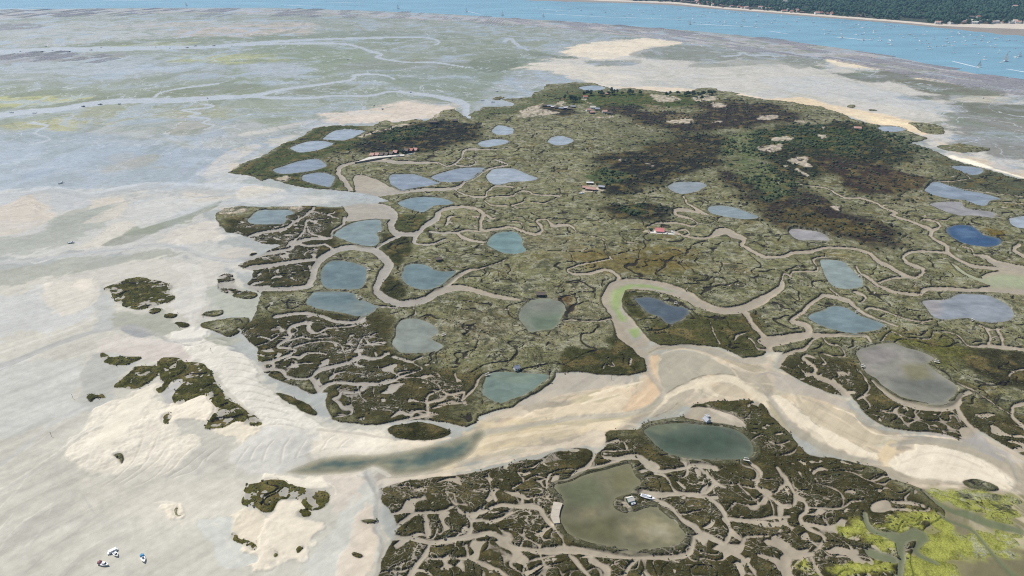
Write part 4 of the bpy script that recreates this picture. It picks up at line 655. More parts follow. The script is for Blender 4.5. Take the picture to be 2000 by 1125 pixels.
for A in (soil, veg):
    mixto(A, slice(None), lm * 0.92, LIME); mixto(A, slice(None), lmp * 0.6, (.16, .17, .03))
    mixto(A, slice(None), (1 - sst(-1.5, 1.5, DC)) * 0.9, (.12, .14, .07))
    mixto(A, slice(None), sdm * np.clip(.72 + .8 * f3, .3, .95), (.50, .43, .33))
    A += (dcol - A) * (dyk * 0.75)[..., None]          # dykes: trodden earth and old oyster shells
    mixto(A, slice(None), shl * 0.6, (.36, .335, .27))
    mixto(A, slice(None), pin, (.14, .14, .10))
mixto(soil, slice(None), sst(-4, 5, TD) * 0.8, (.40, .365, .27))
mixto(soil, slice(None), sst(-5, 40, BD), (.16, .19, .19))
# sparse dune plants let the sand show through
sparse1 = (gy > 690) & (gy < 845) & (gx > 195) & (gx < 520)
sparse = ((gy > 925) & (gx < 700)) | ((gy > 770) & (gy < 870) & (gx > 300) & (gx < 530)) | ((gy < 610) & (gy > 530) & (gx < 360))
VS = np.where(sparse1, np.minimum(V, (f3 + .35 * f4 + .5 * w1 + .30) * 8 + .10 * V), V).astype(np.float32)
VS = np.where(sparse, np.minimum(V, (f3 + .35 * f4 + .5 * w1 + .10) * 7 + .12 * V), VS).astype(np.float32)
sparse = sparse | sparse1
mixto(veg, slice(None), sparse * sst(-.1, .35, fbm(X / 6, Y / 6, 3, 131) + .02 * (4 - np.clip(V, 0, 8))) * .75, (.125, .115, .036))
LZ = lm > .04
VS = np.where(LZ & (VS < .5), np.maximum(VS, (lm - .45) * 3 + 1.2 * f4), VS).astype(np.float32)
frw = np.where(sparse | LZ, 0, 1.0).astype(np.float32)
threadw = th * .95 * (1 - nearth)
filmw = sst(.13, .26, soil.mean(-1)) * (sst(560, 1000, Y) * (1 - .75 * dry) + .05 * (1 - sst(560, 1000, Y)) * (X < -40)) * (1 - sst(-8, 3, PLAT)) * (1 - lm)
darkw = sst(800, 1200, Y) * (1 - .8 * dry) * (1 - sst(-8, 3, PLAT))
# --- heights
h = 0.25 * f1 + 0.12 * f2
h -= 0.7 * (1 - sst(-4.0, 2.5, CD)) * sst(-10, 4, PLAT) + 0.45 * (1 - sst(-3, 2, TH))
h -= 0.6 * (1 - sst(-2, 2, DC))
h += vm * (0.85 + 0.35 * f3 + 0.30 * np.abs(f4)) 
h -= ditch * 1.1
h += vm * heathmask * (1.5 + 1.1 * f2 + 1.2 * np.clip(f3, 0, 1))
sandhi = dry * (1 - vm)
h += sandhi * 0.35 + sst(.50, .62, soil.mean(-1)) * (1 - vm) * (1 - sst(850, 950, Y)) * (1 - sst(-175, -95, X)) * (1.0 + .5 * f2)
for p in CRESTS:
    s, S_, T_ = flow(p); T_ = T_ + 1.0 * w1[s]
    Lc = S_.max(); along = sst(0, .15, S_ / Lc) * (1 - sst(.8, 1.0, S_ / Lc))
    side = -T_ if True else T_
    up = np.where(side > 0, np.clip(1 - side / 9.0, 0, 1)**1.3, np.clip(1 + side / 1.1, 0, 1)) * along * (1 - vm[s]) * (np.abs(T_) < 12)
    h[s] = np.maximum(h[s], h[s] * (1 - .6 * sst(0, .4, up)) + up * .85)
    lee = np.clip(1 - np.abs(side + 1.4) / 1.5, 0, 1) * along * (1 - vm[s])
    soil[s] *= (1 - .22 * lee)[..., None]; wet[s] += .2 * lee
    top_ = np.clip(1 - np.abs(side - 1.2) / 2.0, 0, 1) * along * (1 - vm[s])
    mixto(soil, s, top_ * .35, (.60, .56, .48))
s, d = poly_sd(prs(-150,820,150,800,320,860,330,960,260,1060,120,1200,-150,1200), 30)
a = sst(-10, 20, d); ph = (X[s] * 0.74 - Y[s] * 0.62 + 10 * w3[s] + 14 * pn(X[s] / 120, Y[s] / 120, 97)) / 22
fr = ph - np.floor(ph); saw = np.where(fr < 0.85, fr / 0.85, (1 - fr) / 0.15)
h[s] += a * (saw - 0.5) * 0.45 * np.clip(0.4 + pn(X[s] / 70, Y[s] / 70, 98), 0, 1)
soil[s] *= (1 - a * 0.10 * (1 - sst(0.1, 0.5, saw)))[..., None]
h += dyk * 0.45 * np.clip(1.25 - h, 0, 1.5)
h = h * (1 - sst(-0.8, 1.2, PD)) + (0.1 - 0.9 * sst(0, 6, PD)) * sst(-0.8, 1.2, PD)
h = np.where(TD > -6, np.minimum(h, -0.35 - TD * 0.14), h)
h = np.where(BD > -60, np.minimum(h, -0.55 - BD * 0.012), h)
h = h.astype(np.float32)
soil = np.clip(soil, .008, .8); veg = np.clip(veg, .008, .8)

def sample(arr, px, py):
    c = int(round((px - PX[0]) / (PX[1] - PX[0]))); r = int(round((py - PY[0]) / (PY[1] - PY[0])))
    return float(arr[min(max(r, 0), NR - 1), min(max(c, 0), NC - 1)])
def zat(px, py):
    return sample(h, px, py)
# ------------------------------------------------------------------ materials
def new_mat(name):
    m = bpy.data.materials.new(name); m.use_nodes = True
    nt = m.node_tree; b = nt.nodes["Principled BSDF"]
    return m, nt, b
def N(nt, t, **k):
    n = nt.nodes.new(t)
    for a, v in k.items(): setattr(n, a, v)
    return n
def plain(name, c, rough=.7, var=.18, scale=1.5, metal=0, spec=.4):
    m, nt, b = new_mat(name)
    tc = N(nt, "ShaderNodeNewGeometry"); no = N(nt, "ShaderNodeTexNoise"); no.inputs["Scale"].default_value = scale; no.inputs["Detail"].default_value = 4
    nt.links.new(tc.outputs["Position"], no.inputs["Vector"])
    mr = N(nt, "ShaderNodeMapRange"); mr.inputs[3].default_value = 1 - var; mr.inputs[4].default_value = 1 + var
    nt.links.new(no.outputs[0], mr.inputs[0])
    mx = N(nt, "ShaderNodeMix", data_type='RGBA', blend_type='MULTIPLY'); mx.inputs[0].default_value = 1
    mx.inputs[6].default_value = (*c, 1); nt.links.new(mr.outputs[0], mx.inputs[7])
    nt.links.new(mx.outputs[2], b.inputs["Base Color"])
    b.inputs["Roughness"].default_value = rough; b.inputs["Metallic"].default_value = metal; b.inputs["Specular IOR Level"].default_value = spec
    return m
def ground_mat():
    m, nt, b = new_mat("tidal_ground")
    L = nt.links.new
    def attr(n): return N(nt, "ShaderNodeAttribute", attribute_name=n)
    def math_(op, a, b_=None, c=None, clamp=False):
        n = N(nt, "ShaderNodeMath", operation=op, use_clamp=clamp)
        for i, v in enumerate((a, b_, c)):
            if v is None: continue
            if isinstance(v, (int, float)): n.inputs[i].default_value = v
            else: L(v, n.inputs[i])
        return n.outputs[0]
    def ramp(v, a, b_, c=0.0, d=1.0, smooth=False):
        n = N(nt, "ShaderNodeMapRange", interpolation_type='SMOOTHSTEP' if smooth else 'LINEAR')
        for i, q in enumerate((a, b_, c, d)): n.inputs[i + 1].default_value = q
        L(v, n.inputs[0]); return n.outputs[0]
    def noise(scale, det=5, rough=.6, dist=0.0, sx=1.0, sy=1.0, off=0.0):
        mp = N(nt, "ShaderNodeMapping"); mp.inputs["Scale"].default_value = (sx, sy, 1); mp.inputs["Location"].default_value = (off, off * .7, 0)
        L(g.outputs["Position"], mp.inputs[0])
        n = N(nt, "ShaderNodeTexNoise"); n.inputs["Scale"].default_value = scale; n.inputs["Detail"].default_value = det; n.inputs["Roughness"].default_value = rough; n.inputs["Distortion"].default_value = dist
        L(mp.outputs[0], n.inputs["Vector"]); return n.outputs[0]
    def mix(f, a, c, mode='MIX'):
        n = N(nt, "ShaderNodeMix", data_type='RGBA', blend_type=mode)
        for i, v in ((0, f), (6, a), (7, c)):
            if isinstance(v, (int, float)): n.inputs[i].default_value = v
            elif isinstance(v, tuple): n.inputs[i].default_value = (*v, 1)
            else: L(v, n.inputs[i])
        return n.outputs[2]
    g = N(nt, "ShaderNodeNewGeometry")
    soil, veg = attr("soil").outputs["Color"], attr("veg").outputs["Color"]
    V, D, wet, fw, dw, tw, mo = (attr(k).outputs["Fac"] for k in ("edge", "ditch", "wet", "filmw", "darkw", "threadw", "mottle"))
    lab, frw = attr("lab").outputs["Fac"], attr("frw").outputs["Fac"]
    n1 = noise(.9, 5, .65); n2 = noise(.16, 6, .6); n3 = noise(.35, 5, .6, .8, off=31)
    # the smallest creeks and pans
    wv = ramp(noise(.028, 3, .5, 0, 1, 1, 400), .38, .70, -.014, .028)
    l1 = math_('MULTIPLY', math_('SUBTRACT', math_('ABSOLUTE', math_('SUBTRACT', noise(.055, 2.5, .5, 1.3, 1, 1.25, 300), .5)), wv), 45.0)
    l2 = math_('MULTIPLY', math_('SUBTRACT', math_('ABSOLUTE', math_('SUBTRACT', noise(.12, 2.5, .5, 1.5, 1, 1.4, 340), .5)), math_('MULTIPLY', wv, .9)), 24.0)
    pa = math_('MULTIPLY', math_('SUBTRACT', .675, noise(.17, 2, .5, .8, .8, 1.3, 370)), 18.0)
    lb = math_('ADD', math_('MINIMUM', math_('MINIMUM', l1, l2), pa), math_('MULTIPLY', math_('SUBTRACT', 1.0, lab), 30.0))
    V = math_('MINIMUM', V, lb)
    d1 = math_('MULTIPLY', math_('SUBTRACT', math_('ABSOLUTE', math_('SUBTRACT', noise(.030, 3, .5, 1.6, 1, 1.2, 500), .5)), ramp(noise(.02, 2, .5, 0, 1, 1, 520), .42, .62, -.006, .008)), 80.0)
    D = math_('MINIMUM', D, math_('ADD', d1, math_('MULTIPLY', math_('SUBTRACT', 1.0, mo), 20.0)))
    pv = math_('MULTIPLY', math_('SUBTRACT', .70, noise(.10, 2, .5, .8, .8, 1.3, 610)), 22.0)
    V = math_('MINIMUM', V, math_('ADD', pv, math_('MULTIPLY', math_('SUBTRACT', 1.0, mo), 20.0)))
    # bare ground: films of water, weed and bedding streaks
    nf = noise(.0065, 10, .60, 1.6, 1, .75, 11); nd = noise(.011, 10, .62, 1.2, 1, .8, 57); ns = noise(.05, 8, .62, 2.2, .8, 1.0, 91)
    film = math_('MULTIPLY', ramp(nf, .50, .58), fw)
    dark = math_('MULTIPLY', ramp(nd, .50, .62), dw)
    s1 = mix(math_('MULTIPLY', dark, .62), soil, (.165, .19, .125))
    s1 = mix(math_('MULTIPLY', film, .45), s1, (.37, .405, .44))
    br = ramp(math_('ABSOLUTE', math_('SUBTRACT', noise(.0055, 5, .55, 1.5, 1, .9, 810), .5)), .002, .007, .75, 0.0)
    s1 = mix(math_('MULTIPLY', br, dw), s1, (.46, .48, .49))
    br2 = ramp(math_('ABSOLUTE', math_('SUBTRACT', noise(.012, 5, .55, 1.5, 1, .9, 850), .5)), .002, .010, .5, 0.0)
    s1 = mix(math_('MULTIPLY', br2, dw), s1, (.15, .165, .125))
    s1 = mix(tw, s1, (.40, .42, .425))
    sy_ = N(nt, "ShaderNodeSeparateXYZ"); L(g.outputs["Position"], sy_.inputs[0])
    mpr = N(nt, "ShaderNodeMapping"); mpr.inputs["Rotation"].default_value = (0, 0, math.radians(-47)); L(g.outputs["Position"], mpr.inputs[0])
    mps = N(nt, "ShaderNodeMapping"); mps.inputs["Scale"].default_value = (.055, 1, 1); L(mpr.outputs[0], mps.inputs[0])
    nst = N(nt, "ShaderNodeTexNoise"); nst.inputs["Scale"].default_value = .13; nst.inputs["Detail"].default_value = 5; nst.inputs["Roughness"].default_value = .6; nst.inputs["Distortion"].default_value = .35; L(mps.outputs[0], nst.inputs["Vector"])
    stk = math_('MULTIPLY', math_('SUBTRACT', nst.outputs[0], .5), ramp(sy_.outputs[1], 450, 800, .75, 0.0))
    ns = math_('ADD', math_('MULTIPLY', math_('SUBTRACT', ns, .5), ramp(sy_.outputs[1], 450, 900, .32, 1.0)), math_('ADD', stk, .5))
    sv = math_('ADD', math_('MULTIPLY', math_('SUBTRACT', ns, .5), .75), math_('ADD', math_('MULTIPLY', math_('SUBTRACT', n2, .5), .30), math_('MULTIPLY', math_('SUBTRACT', n1, .5), .10)))
    rl = ramp(math_('ABSOLUTE', math_('SUBTRACT', noise(.017, 5, .5, 1.2, .9, 1.0, 700), .5)), .0015, .007, .34, 0.0)
    s1 = mix(math_('MULTIPLY', rl, math_('MINIMUM', math_('MULTIPLY', fw, 3.0), 1.0)), s1, (.215, .22, .205))
    s1 = mix(1.0, s1, math_('ADD', sv, 1.0), 'MULTIPLY')
    # plants
    vv = math_('ADD', math_('MULTIPLY', math_('SUBTRACT', n1, .5), 2.0), math_('MULTIPLY', math_('SUBTRACT', n2, .5), 1.5))
    na = noise(.075, 7, .68, 1.0, 1, 1, 140); nb = noise(.055, 7, .68, 1.4, 1, 1, 220)
    veg = mix(math_('MULTIPLY', ramp(na, .50, .60), math_('MULTIPLY', mo, .75)), veg, (.30, .29, .205))
    veg = mix(math_('MULTIPLY', ramp(nb, .53, .62), math_('MULTIPLY', mo, .8)), veg, (.058, .06, .034))
    v1 = mix(1.0, veg, math_('MAXIMUM', math_('ADD', vv, 1.0), .22), 'MULTIPLY')
    fr = ramp(math_('ADD', V, math_('MULTIPLY', math_('SUBTRACT', n3, .5), 2.5)), .4, 2.4, .6, 0.0, True)      # sea-purslane fringe on the creek edges, with bank shade painted into its dark colour
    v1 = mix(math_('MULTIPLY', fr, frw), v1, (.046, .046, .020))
    dm = ramp(math_('ADD', D, math_('MULTIPLY', math_('SUBTRACT', n1, .5), .8)), -.1, .55, .92, 0.0)
    v1 = mix(dm, v1, (.030, .026, .022))
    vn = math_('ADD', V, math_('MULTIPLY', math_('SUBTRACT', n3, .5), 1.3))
    bank = ramp(vn, -.75, -.15, 0.0, .6)  # wet bank mud below the turf, darkened further to paint in the bank's shade
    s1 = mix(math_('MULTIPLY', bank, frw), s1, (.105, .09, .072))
    vmask = ramp(vn, -.12, .16)
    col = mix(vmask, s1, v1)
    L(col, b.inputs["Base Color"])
    wf = math_('MULTIPLY', math_('MAXIMUM', wet, film), math_('SUBTRACT', 1.0, vmask))
    wa = math_('ADD', wf, math_('MULTIPLY', math_('SUBTRACT', n2, .5), .3))
    L(ramp(wa, 0, 1, .9, .34), b.inputs["Roughness"]); L(ramp(wa, 0, 1, .02, .5), b.inputs["Specular IOR Level"])
    bp = N(nt, "ShaderNodeBump"); bp.inputs["Distance"].default_value = 1.0
    L(ramp(vmask, 0, 1, .05, .8), bp.inputs["Strength"]); L(n1, bp.inputs["Height"]); L(bp.outputs[0], b.inputs["Normal"])
    return m
def water_mat(name, tint_attr=True, tint=(.1, .2, .3), rough=.12, wave=.5, wdist=.08, var=.35, vscale=.03, alpha=False, streak=1.0, spec=.5):
    m, nt, b = new_mat(name); L = nt.links.new
    g = N(nt, "ShaderNodeNewGeometry")
    mp = N(nt, "ShaderNodeMapping"); mp.inputs["Scale"].default_value = (1, streak, 1); L(g.outputs["Position"], mp.inputs[0])
    n2 = N(nt, "ShaderNodeTexNoise"); n2.inputs["Scale"].default_value = vscale; n2.inputs["Detail"].default_value = 6; n2.inputs["Roughness"].default_value = .6; n2.inputs["Distortion"].default_value = .6; L(mp.outputs[0], n2.inputs["Vector"])
    mr = N(nt, "ShaderNodeMapRange"); mr.inputs[1].default_value = .25; mr.inputs[2].default_value = .75; mr.inputs[3].default_value = 1 - var; mr.inputs[4].default_value = 1 + var; L(n2.outputs[0], mr.inputs[0])
    mx = N(nt, "ShaderNodeMix", data_type='RGBA', blend_type='MULTIPLY'); mx.inputs[0].default_value = 1; L(mr.outputs[0], mx.inputs[7])
    if tint_attr:
        a = N(nt, "ShaderNodeAttribute", attribute_name="tint"); L(a.outputs["Color"], mx.inputs[6])
    else:
        mx.inputs[6].default_value = (*tint, 1)
    L(mx.outputs[2], b.inputs["Base Color"])
    b.inputs["Roughness"].default_value = rough; b.inputs["IOR"].default_value = 1.33; b.inputs["Specular IOR Level"].default_value = spec
    n1 = N(nt, "ShaderNodeTexNoise"); n1.inputs["Scale"].default_value = wave; n1.inputs["Detail"].default_value = 3; L(g.outputs["Position"], n1.inputs["Vector"])
    bp = N(nt, "ShaderNodeBump"); bp.inputs["Strength"].default_value = .35; bp.inputs["Distance"].default_value = wdist; L(n1.outputs[0], bp.inputs["Height"]); L(bp.outputs[0], b.inputs["Normal"])
    if alpha:
        d = N(nt, "ShaderNodeAttribute", attribute_name="depth"); L(d.outputs["Fac"], b.inputs["Alpha"])
    return m

M_GROUND = ground_mat()
M_POND = water_mat("pond_water", rough=.2, var=.25, vscale=.05, spec=.38, streak=1.8)
M_POND2 = water_mat("shallow_pond_water", rough=.3, var=.25, vscale=.05, spec=.25)
M_TIDE = water_mat("tidal_water", rough=.10, var=.25, vscale=.06, alpha=True)
M_BAY = water_mat("bay_water", False, (.18, .34, .42), rough=.32, wave=.12, wdist=.35, var=.22, vscale=.004, streak=3.0)
M_WHITE = plain("white_gelcoat", (.80, .80, .79), .35, .06)
M_CANV = plain("canvas_blue", (.08, .30, .55), .8, .1)
M_MAROON = plain("canvas_maroon", (.22, .08, .10), .8, .1)
M_GLASS = plain("dark_glass", (.02, .025, .03), .08, .05)
M_DARK = plain("dark_hull", (.05, .055, .06), .5, .1)
M_BOTTOM = plain("antifouling_blue", (.035, .06, .12), .7, .1)
M_SAIL = plain("sailcloth", (.85, .85, .83), .8, .04)
_b = M_SAIL.node_tree.nodes["Principled BSDF"]; _t = M_SAIL.node_tree.nodes.new("ShaderNodeBsdfTranslucent"); _t.inputs[0].default_value = (.85, .85, .83, 1)
_m = M_SAIL.node_tree.nodes.new("ShaderNodeMixShader"); _m.inputs[0].default_value = .5
M_SAIL.node_tree.links.new(_b.outputs[0], _m.inputs[1]); M_SAIL.node_tree.links.new(_t.outputs[0], _m.inputs[2]); M_SAIL.node_tree.links.new(_m.outputs[0], M_SAIL.node_tree.nodes["Material Output"].inputs[0])
M_ALU = plain("aluminium", (.55, .56, .57), .35, .05, metal=.6)
M_TILE = plain("red_tile", (.42, .17, .12), .8, .25, .8)
M_TILE2 = plain("pale_tile", (.50, .30, .24), .85, .25, .8)
M_PINK = plain("red_sheet_roof", (.62, .22, .21), .55, .08, .3)
M_GREYR = plain("grey_sheet_roof", (.30, .32, .36), .5, .15, .8)
M_SLATE = plain("brown_roof", (.14, .11, .09), .8, .25, .8)
M_WOODW = plain("white_boards", (.70, .69, .66), .7, .08)
M_WOODD = plain("tarred_boards", (.06, .048, .04), .8, .2)
M_WOODB = plain("brown_boards", (.20, .13, .085), .8, .2)
M_GREENB = plain("green_boards", (.05, .12, .07), .75, .15)
M_CONC = plain("pale_concrete", (.60, .57, .50), .85, .12, .6)
M_SLIP = plain("weathered_concrete", (.44, .39, .31), .9, .2, .4)
M_STONE = plain("quay_stone", (.16, .14, .12), .9, .25, 1.5)
M_OYST = plain("oyster_racks", (.25, .24, .25), .8, .3, .05)
M_FOAM = plain("foam", (.62, .67, .70), .6, .15, .3)
M_TRUNK = plain("bark", (.10, .075, .055), .9, .2)
M_PINE = plain("pine_foliage", (.036, .060, .030), .75, .45, .35)
M_FOREST = plain("forest_foliage", (.024, .064, .029), .8, .5, .05)
M_SCRUB = plain("scrub_foliage", (.040, .046, .022), .85, .55, .12)
M_GORSE = plain("green_scrub_foliage", (.042, .062, .022), .85, .45, .12)
M_SALT = plain("saltmarsh_foliage", (.060, .060, .024), .85, .6, .15)
M_HSOIL = plain("far_soil", (.05, .06, .035), .9, .3, .02)
M_BEACH = plain("far_beach", (.60, .52, .42), .9, .12, .02)
M_FARMUD = plain("far_mud", (.27, .23, .19), .8, .2, .01)
M_OUTER = plain("outer_mud", (.27, .28, .26), .6, .25, .005)

# ------------------------------------------------------------------ mesh helpers
def mesh_obj(name, verts, faces, mat, parent=None, smooth=False):
    me = bpy.data.meshes.new(name)
    me.from_pydata([tuple(v) for v in verts], [], faces)
    me.materials.append(mat)
    if smooth: me.polygons.foreach_set("use_smooth", [True] * len(me.polygons))
    me.update()
    o = bpy.data.objects.new(name, me); COL.objects.link(o)
    if parent: o.parent = parent
    return o
def np_mesh(name, v, f, mat, smooth=False):
    """mesh from numpy arrays; f is (n,3) or (n,4)"""
    me = bpy.data.meshes.new(name)
    k = f.shape[1]
    me.vertices.add(len(v)); me.vertices.foreach_set("co", v.astype(np.float32).ravel())
    me.loops.add(f.size); me.loops.foreach_set("vertex_index", f.astype(np.int32).ravel())
    me.polygons.add(len(f)); me.polygons.foreach_set("loop_start", np.arange(0, f.size, k, dtype=np.int32))
    me.update(calc_edges=True)
    me.polygons.foreach_set("use_smooth", np.full(len(f), smooth))
    me.materials.append(mat)
    o = bpy.data.objects.new(name, me); COL.objects.link(o)
    return o
def tag(o, label=None, cat=None, group=None, kind=None):
    if label: o["label"] = label
    if cat: o["category"] = cat
    if group: o["group"] = group
    if kind: o["kind"] = kind
    return o
def empty(name, loc, rz=0.0):
    o = bpy.data.objects.new(name, None); COL.objects.link(o)
    o.location = loc; o.rotation_euler = (0, 0, rz); o.empty_display_size = 1
    return o
def copy_tree(o, parent=None):
    c = o.copy(); COL.objects.link(c); c.parent = parent
    for ch in list(o.children): copy_tree(ch, c)
    return c
def bxv(x0, x1, y0, y1, z0, z1):
    v = [(x0,y0,z0),(x1,y0,z0),(x1,y1,z0),(x0,y1,z0),(x0,y0,z1),(x1,y0,z1),(x1,y1,z1),(x0,y1,z1)]
    f = [(0,3,2,1),(4,5,6,7),(0,1,5,4),(1,2,6,5),(2,3,7,6),(3,0,4,7)]
    return v, f
def box_obj(name, dims, mat, parent=None):
    v, f = bxv(*dims); return mesh_obj(name, v, f, mat, parent)
def merge(*parts):
    V_, F_ = [], []
    for v, f in parts:
        o = len(V_); V_ += list(v); F_ += [tuple(i + o for i in q) for q in f]
    return V_, F_

# ------------------------------------------------------------------ the ground
idx = np.arange(NR * NC).reshape(NR, NC)
quads = np.stack([idx[:-1, :-1], idx[:-1, 1:], idx[1:, 1:], idx[1:, :-1]], -1).reshape(-1, 4)
gv = np.stack([X, Y, h], -1).reshape(-1, 3)
gnd = np_mesh("ground", gv, quads, M_GROUND, True)
tag(gnd, "tidal flats, sand banks, creek mud and salt marsh ground of the whole bay", kind="structure")
for nm, arr in (("soil", soil), ("veg", veg)):
    ca = gnd.data.attributes.new(nm, 'FLOAT_COLOR', 'POINT'); ca.data.foreach_set("color", np.concatenate([arr, np.ones(arr.shape[:2] + (1,), np.float32)], -1).astype(np.float32).ravel())
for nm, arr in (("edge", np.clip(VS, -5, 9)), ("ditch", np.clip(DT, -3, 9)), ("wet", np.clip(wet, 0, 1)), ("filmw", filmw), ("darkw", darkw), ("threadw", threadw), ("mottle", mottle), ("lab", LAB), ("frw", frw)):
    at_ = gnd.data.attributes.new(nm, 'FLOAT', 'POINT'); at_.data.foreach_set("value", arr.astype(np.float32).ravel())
og = mesh_obj("outer_ground", [(-40000, -6000, -9), (40000, -6000, -9), (40000, 60000, -9), (-40000, 60000, -9)], [(0, 1, 2, 3)], M_OUTER)
tag(og, "mud plain running on beyond the flats", kind="structure")

# creek banks: where the marsh turf breaks off above the mud, on the sides turned from the sun
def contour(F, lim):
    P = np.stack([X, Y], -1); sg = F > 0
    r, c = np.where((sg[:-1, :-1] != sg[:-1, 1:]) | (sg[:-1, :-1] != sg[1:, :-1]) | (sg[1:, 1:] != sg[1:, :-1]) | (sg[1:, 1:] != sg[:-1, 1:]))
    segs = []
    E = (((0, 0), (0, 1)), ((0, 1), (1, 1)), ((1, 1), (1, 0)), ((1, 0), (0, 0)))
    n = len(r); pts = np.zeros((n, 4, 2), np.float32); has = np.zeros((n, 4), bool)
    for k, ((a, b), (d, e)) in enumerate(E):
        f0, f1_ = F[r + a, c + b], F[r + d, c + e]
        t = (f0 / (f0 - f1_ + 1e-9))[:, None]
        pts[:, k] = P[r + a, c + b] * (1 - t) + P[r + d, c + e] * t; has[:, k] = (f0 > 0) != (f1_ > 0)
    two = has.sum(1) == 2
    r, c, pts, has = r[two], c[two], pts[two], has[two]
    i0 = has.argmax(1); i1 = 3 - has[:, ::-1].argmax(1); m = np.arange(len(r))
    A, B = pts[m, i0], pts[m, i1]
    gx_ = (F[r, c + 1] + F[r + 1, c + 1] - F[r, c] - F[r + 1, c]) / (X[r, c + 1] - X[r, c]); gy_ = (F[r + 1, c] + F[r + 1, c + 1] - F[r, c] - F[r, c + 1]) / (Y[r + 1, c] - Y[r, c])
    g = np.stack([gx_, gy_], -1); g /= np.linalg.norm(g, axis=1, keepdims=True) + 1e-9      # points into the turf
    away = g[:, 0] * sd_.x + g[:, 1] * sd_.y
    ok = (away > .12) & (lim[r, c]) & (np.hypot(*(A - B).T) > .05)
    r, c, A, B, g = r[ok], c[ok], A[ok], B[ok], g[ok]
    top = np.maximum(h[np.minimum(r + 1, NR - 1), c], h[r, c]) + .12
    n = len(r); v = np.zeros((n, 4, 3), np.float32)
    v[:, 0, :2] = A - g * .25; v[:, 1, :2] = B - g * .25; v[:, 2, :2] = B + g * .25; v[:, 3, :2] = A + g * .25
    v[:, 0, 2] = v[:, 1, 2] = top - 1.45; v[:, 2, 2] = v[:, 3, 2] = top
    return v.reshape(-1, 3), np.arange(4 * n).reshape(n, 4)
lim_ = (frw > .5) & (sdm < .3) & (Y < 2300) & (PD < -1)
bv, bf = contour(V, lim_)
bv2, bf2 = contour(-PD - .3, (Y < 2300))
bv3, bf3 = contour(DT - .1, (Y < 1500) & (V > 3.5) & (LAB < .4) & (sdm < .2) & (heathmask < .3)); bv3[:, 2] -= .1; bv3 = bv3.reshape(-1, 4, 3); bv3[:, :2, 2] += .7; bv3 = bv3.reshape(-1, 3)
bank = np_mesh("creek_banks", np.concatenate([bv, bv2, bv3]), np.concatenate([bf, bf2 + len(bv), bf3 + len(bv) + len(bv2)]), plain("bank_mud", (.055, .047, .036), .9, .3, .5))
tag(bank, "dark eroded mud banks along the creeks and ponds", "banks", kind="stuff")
# ------------------------------------------------------------------ water
SPOTS = [(prs(1215,1030,1260,1005,1320,1030,1325,1058,1250,1058), (.25,.22,.125)), (prs(1255,1035,1300,1030,1310,1050,1270,1052), (.29,.265,.18)), (prs(1130,1000,1165,993,1172,1012,1135,1016), (.21,.18,.10)), (prs(1098,1022,1200,1012,1205,1055,1150,1056,1105,1036), (.085,.082,.04)), (prs(1095,950,1160,932,1195,985,1110,992), (.105,.115,.062)), (prs(1185,925,1235,915,1245,940,1205,965), (.15,.14,.07)),
 (prs(1740,745,1800,735,1850,745,1868,765,1845,786,1790,783,1742,765), (.135,.138,.11)), (prs(1760,715,1810,712,1822,738,1780,745), (.18,.165,.085)), (prs(1680,690,1720,680,1760,690,1720,715,1690,715), (.25,.225,.20)), (prs(1800,590,1845,585,1832,616,1812,612), (.28,.25,.23)), (prs(1862,452,1890,446,1915,462,1880,466), (.075,.12,.19)), (prs(1035,620,1095,615,1085,642,1045,646), (.105,.135,.085)), (prs(1015,600,1050,586,1095,592,1060,608), (.165,.165,.13)), (prs(1280,850,1400,840,1460,870,1400,885,1300,880), (.055,.078,.052)), (prs(1270,840,1300,830,1330,830,1290,848), (.12,.13,.08)), (prs(955,735,1000,730,1050,735,1000,750), (.15,.185,.135)), (prs(670,450,730,436,740,450,690,458), (.18,.22,.20)), (prs(610,580,690,575,700,590,640,595), (.10,.14,.135)), (prs(690,590,720,592,715,608,690,612), (.165,.19,.165))]
def pond(p, tint, zed, name, mat):
    """a pond: water over an uneven bed, its colour following the shallows"""
    s, d = poly_sd(p, 10, WXs, WYs, 3)
    x, y = X[s], Y[s]; sc = SCL[s]; n = fbm(x / 22, y / 16, 4, 401); n2 = fbm(x / 6, y / 5, 3, 405)
    T = np.zeros(x.shape + (3,), np.float32); T[:] = tint
    gsub = (gx[s], gy[s])
    for q, c in SPOTS:
        a = np.array(q)
        if a[:, 0].max() < gsub[0].min() or a[:, 0].min() > gsub[0].max() or a[:, 1].max() < gsub[1].min() or a[:, 1].min() > gsub[1].max(): continue
        s2, d2 = poly_sd(q, 400)
        F = np.full(X.shape, -99, np.float32); F[s2] = d2
        k_ = sst(-5, 5, F[s] + 6 * n + 2 * n2) * .85; T += (np.array(c, np.float32) - T) * k_[..., None]
    sh = (1 - sst(0, 5.5 * sc, d + 3.5 * n * sc + 1.5 * n2)) * .55
    bed = np.array(tint, np.float32) * .55 + np.array((.115, .11, .065), np.float32)
    T += (bed - T) * sh[..., None]
    T *= (1 + .28 * n + .16 * n2)[..., None]
    i_ = np.arange(x.size).reshape(x.shape); q = np.stack([i_[:-1, :-1], i_[:-1, 1:], i_[1:, 1:], i_[1:, :-1]], -1).reshape(-1, 4)
    q = q[(d.ravel()[q] > -1.2).any(1)]
    used, inv = np.unique(q, return_inverse=True)
    v = np.stack([x, y, np.full(x.shape, zed, np.float32)], -1).reshape(-1, 3)[used]
    o = np_mesh(name, v, inv.reshape(-1, 4), mat, True)
    at_ = o.data.attributes.new("tint", 'FLOAT_COLOR', 'POINT')
    at_.data.foreach_set("color", np.concatenate([np.clip(T, .01, .6).reshape(-1, 3)[used], np.ones((len(used), 1), np.float32)], 1).astype(np.float32).ravel())
    return tag(o, kind="structure")
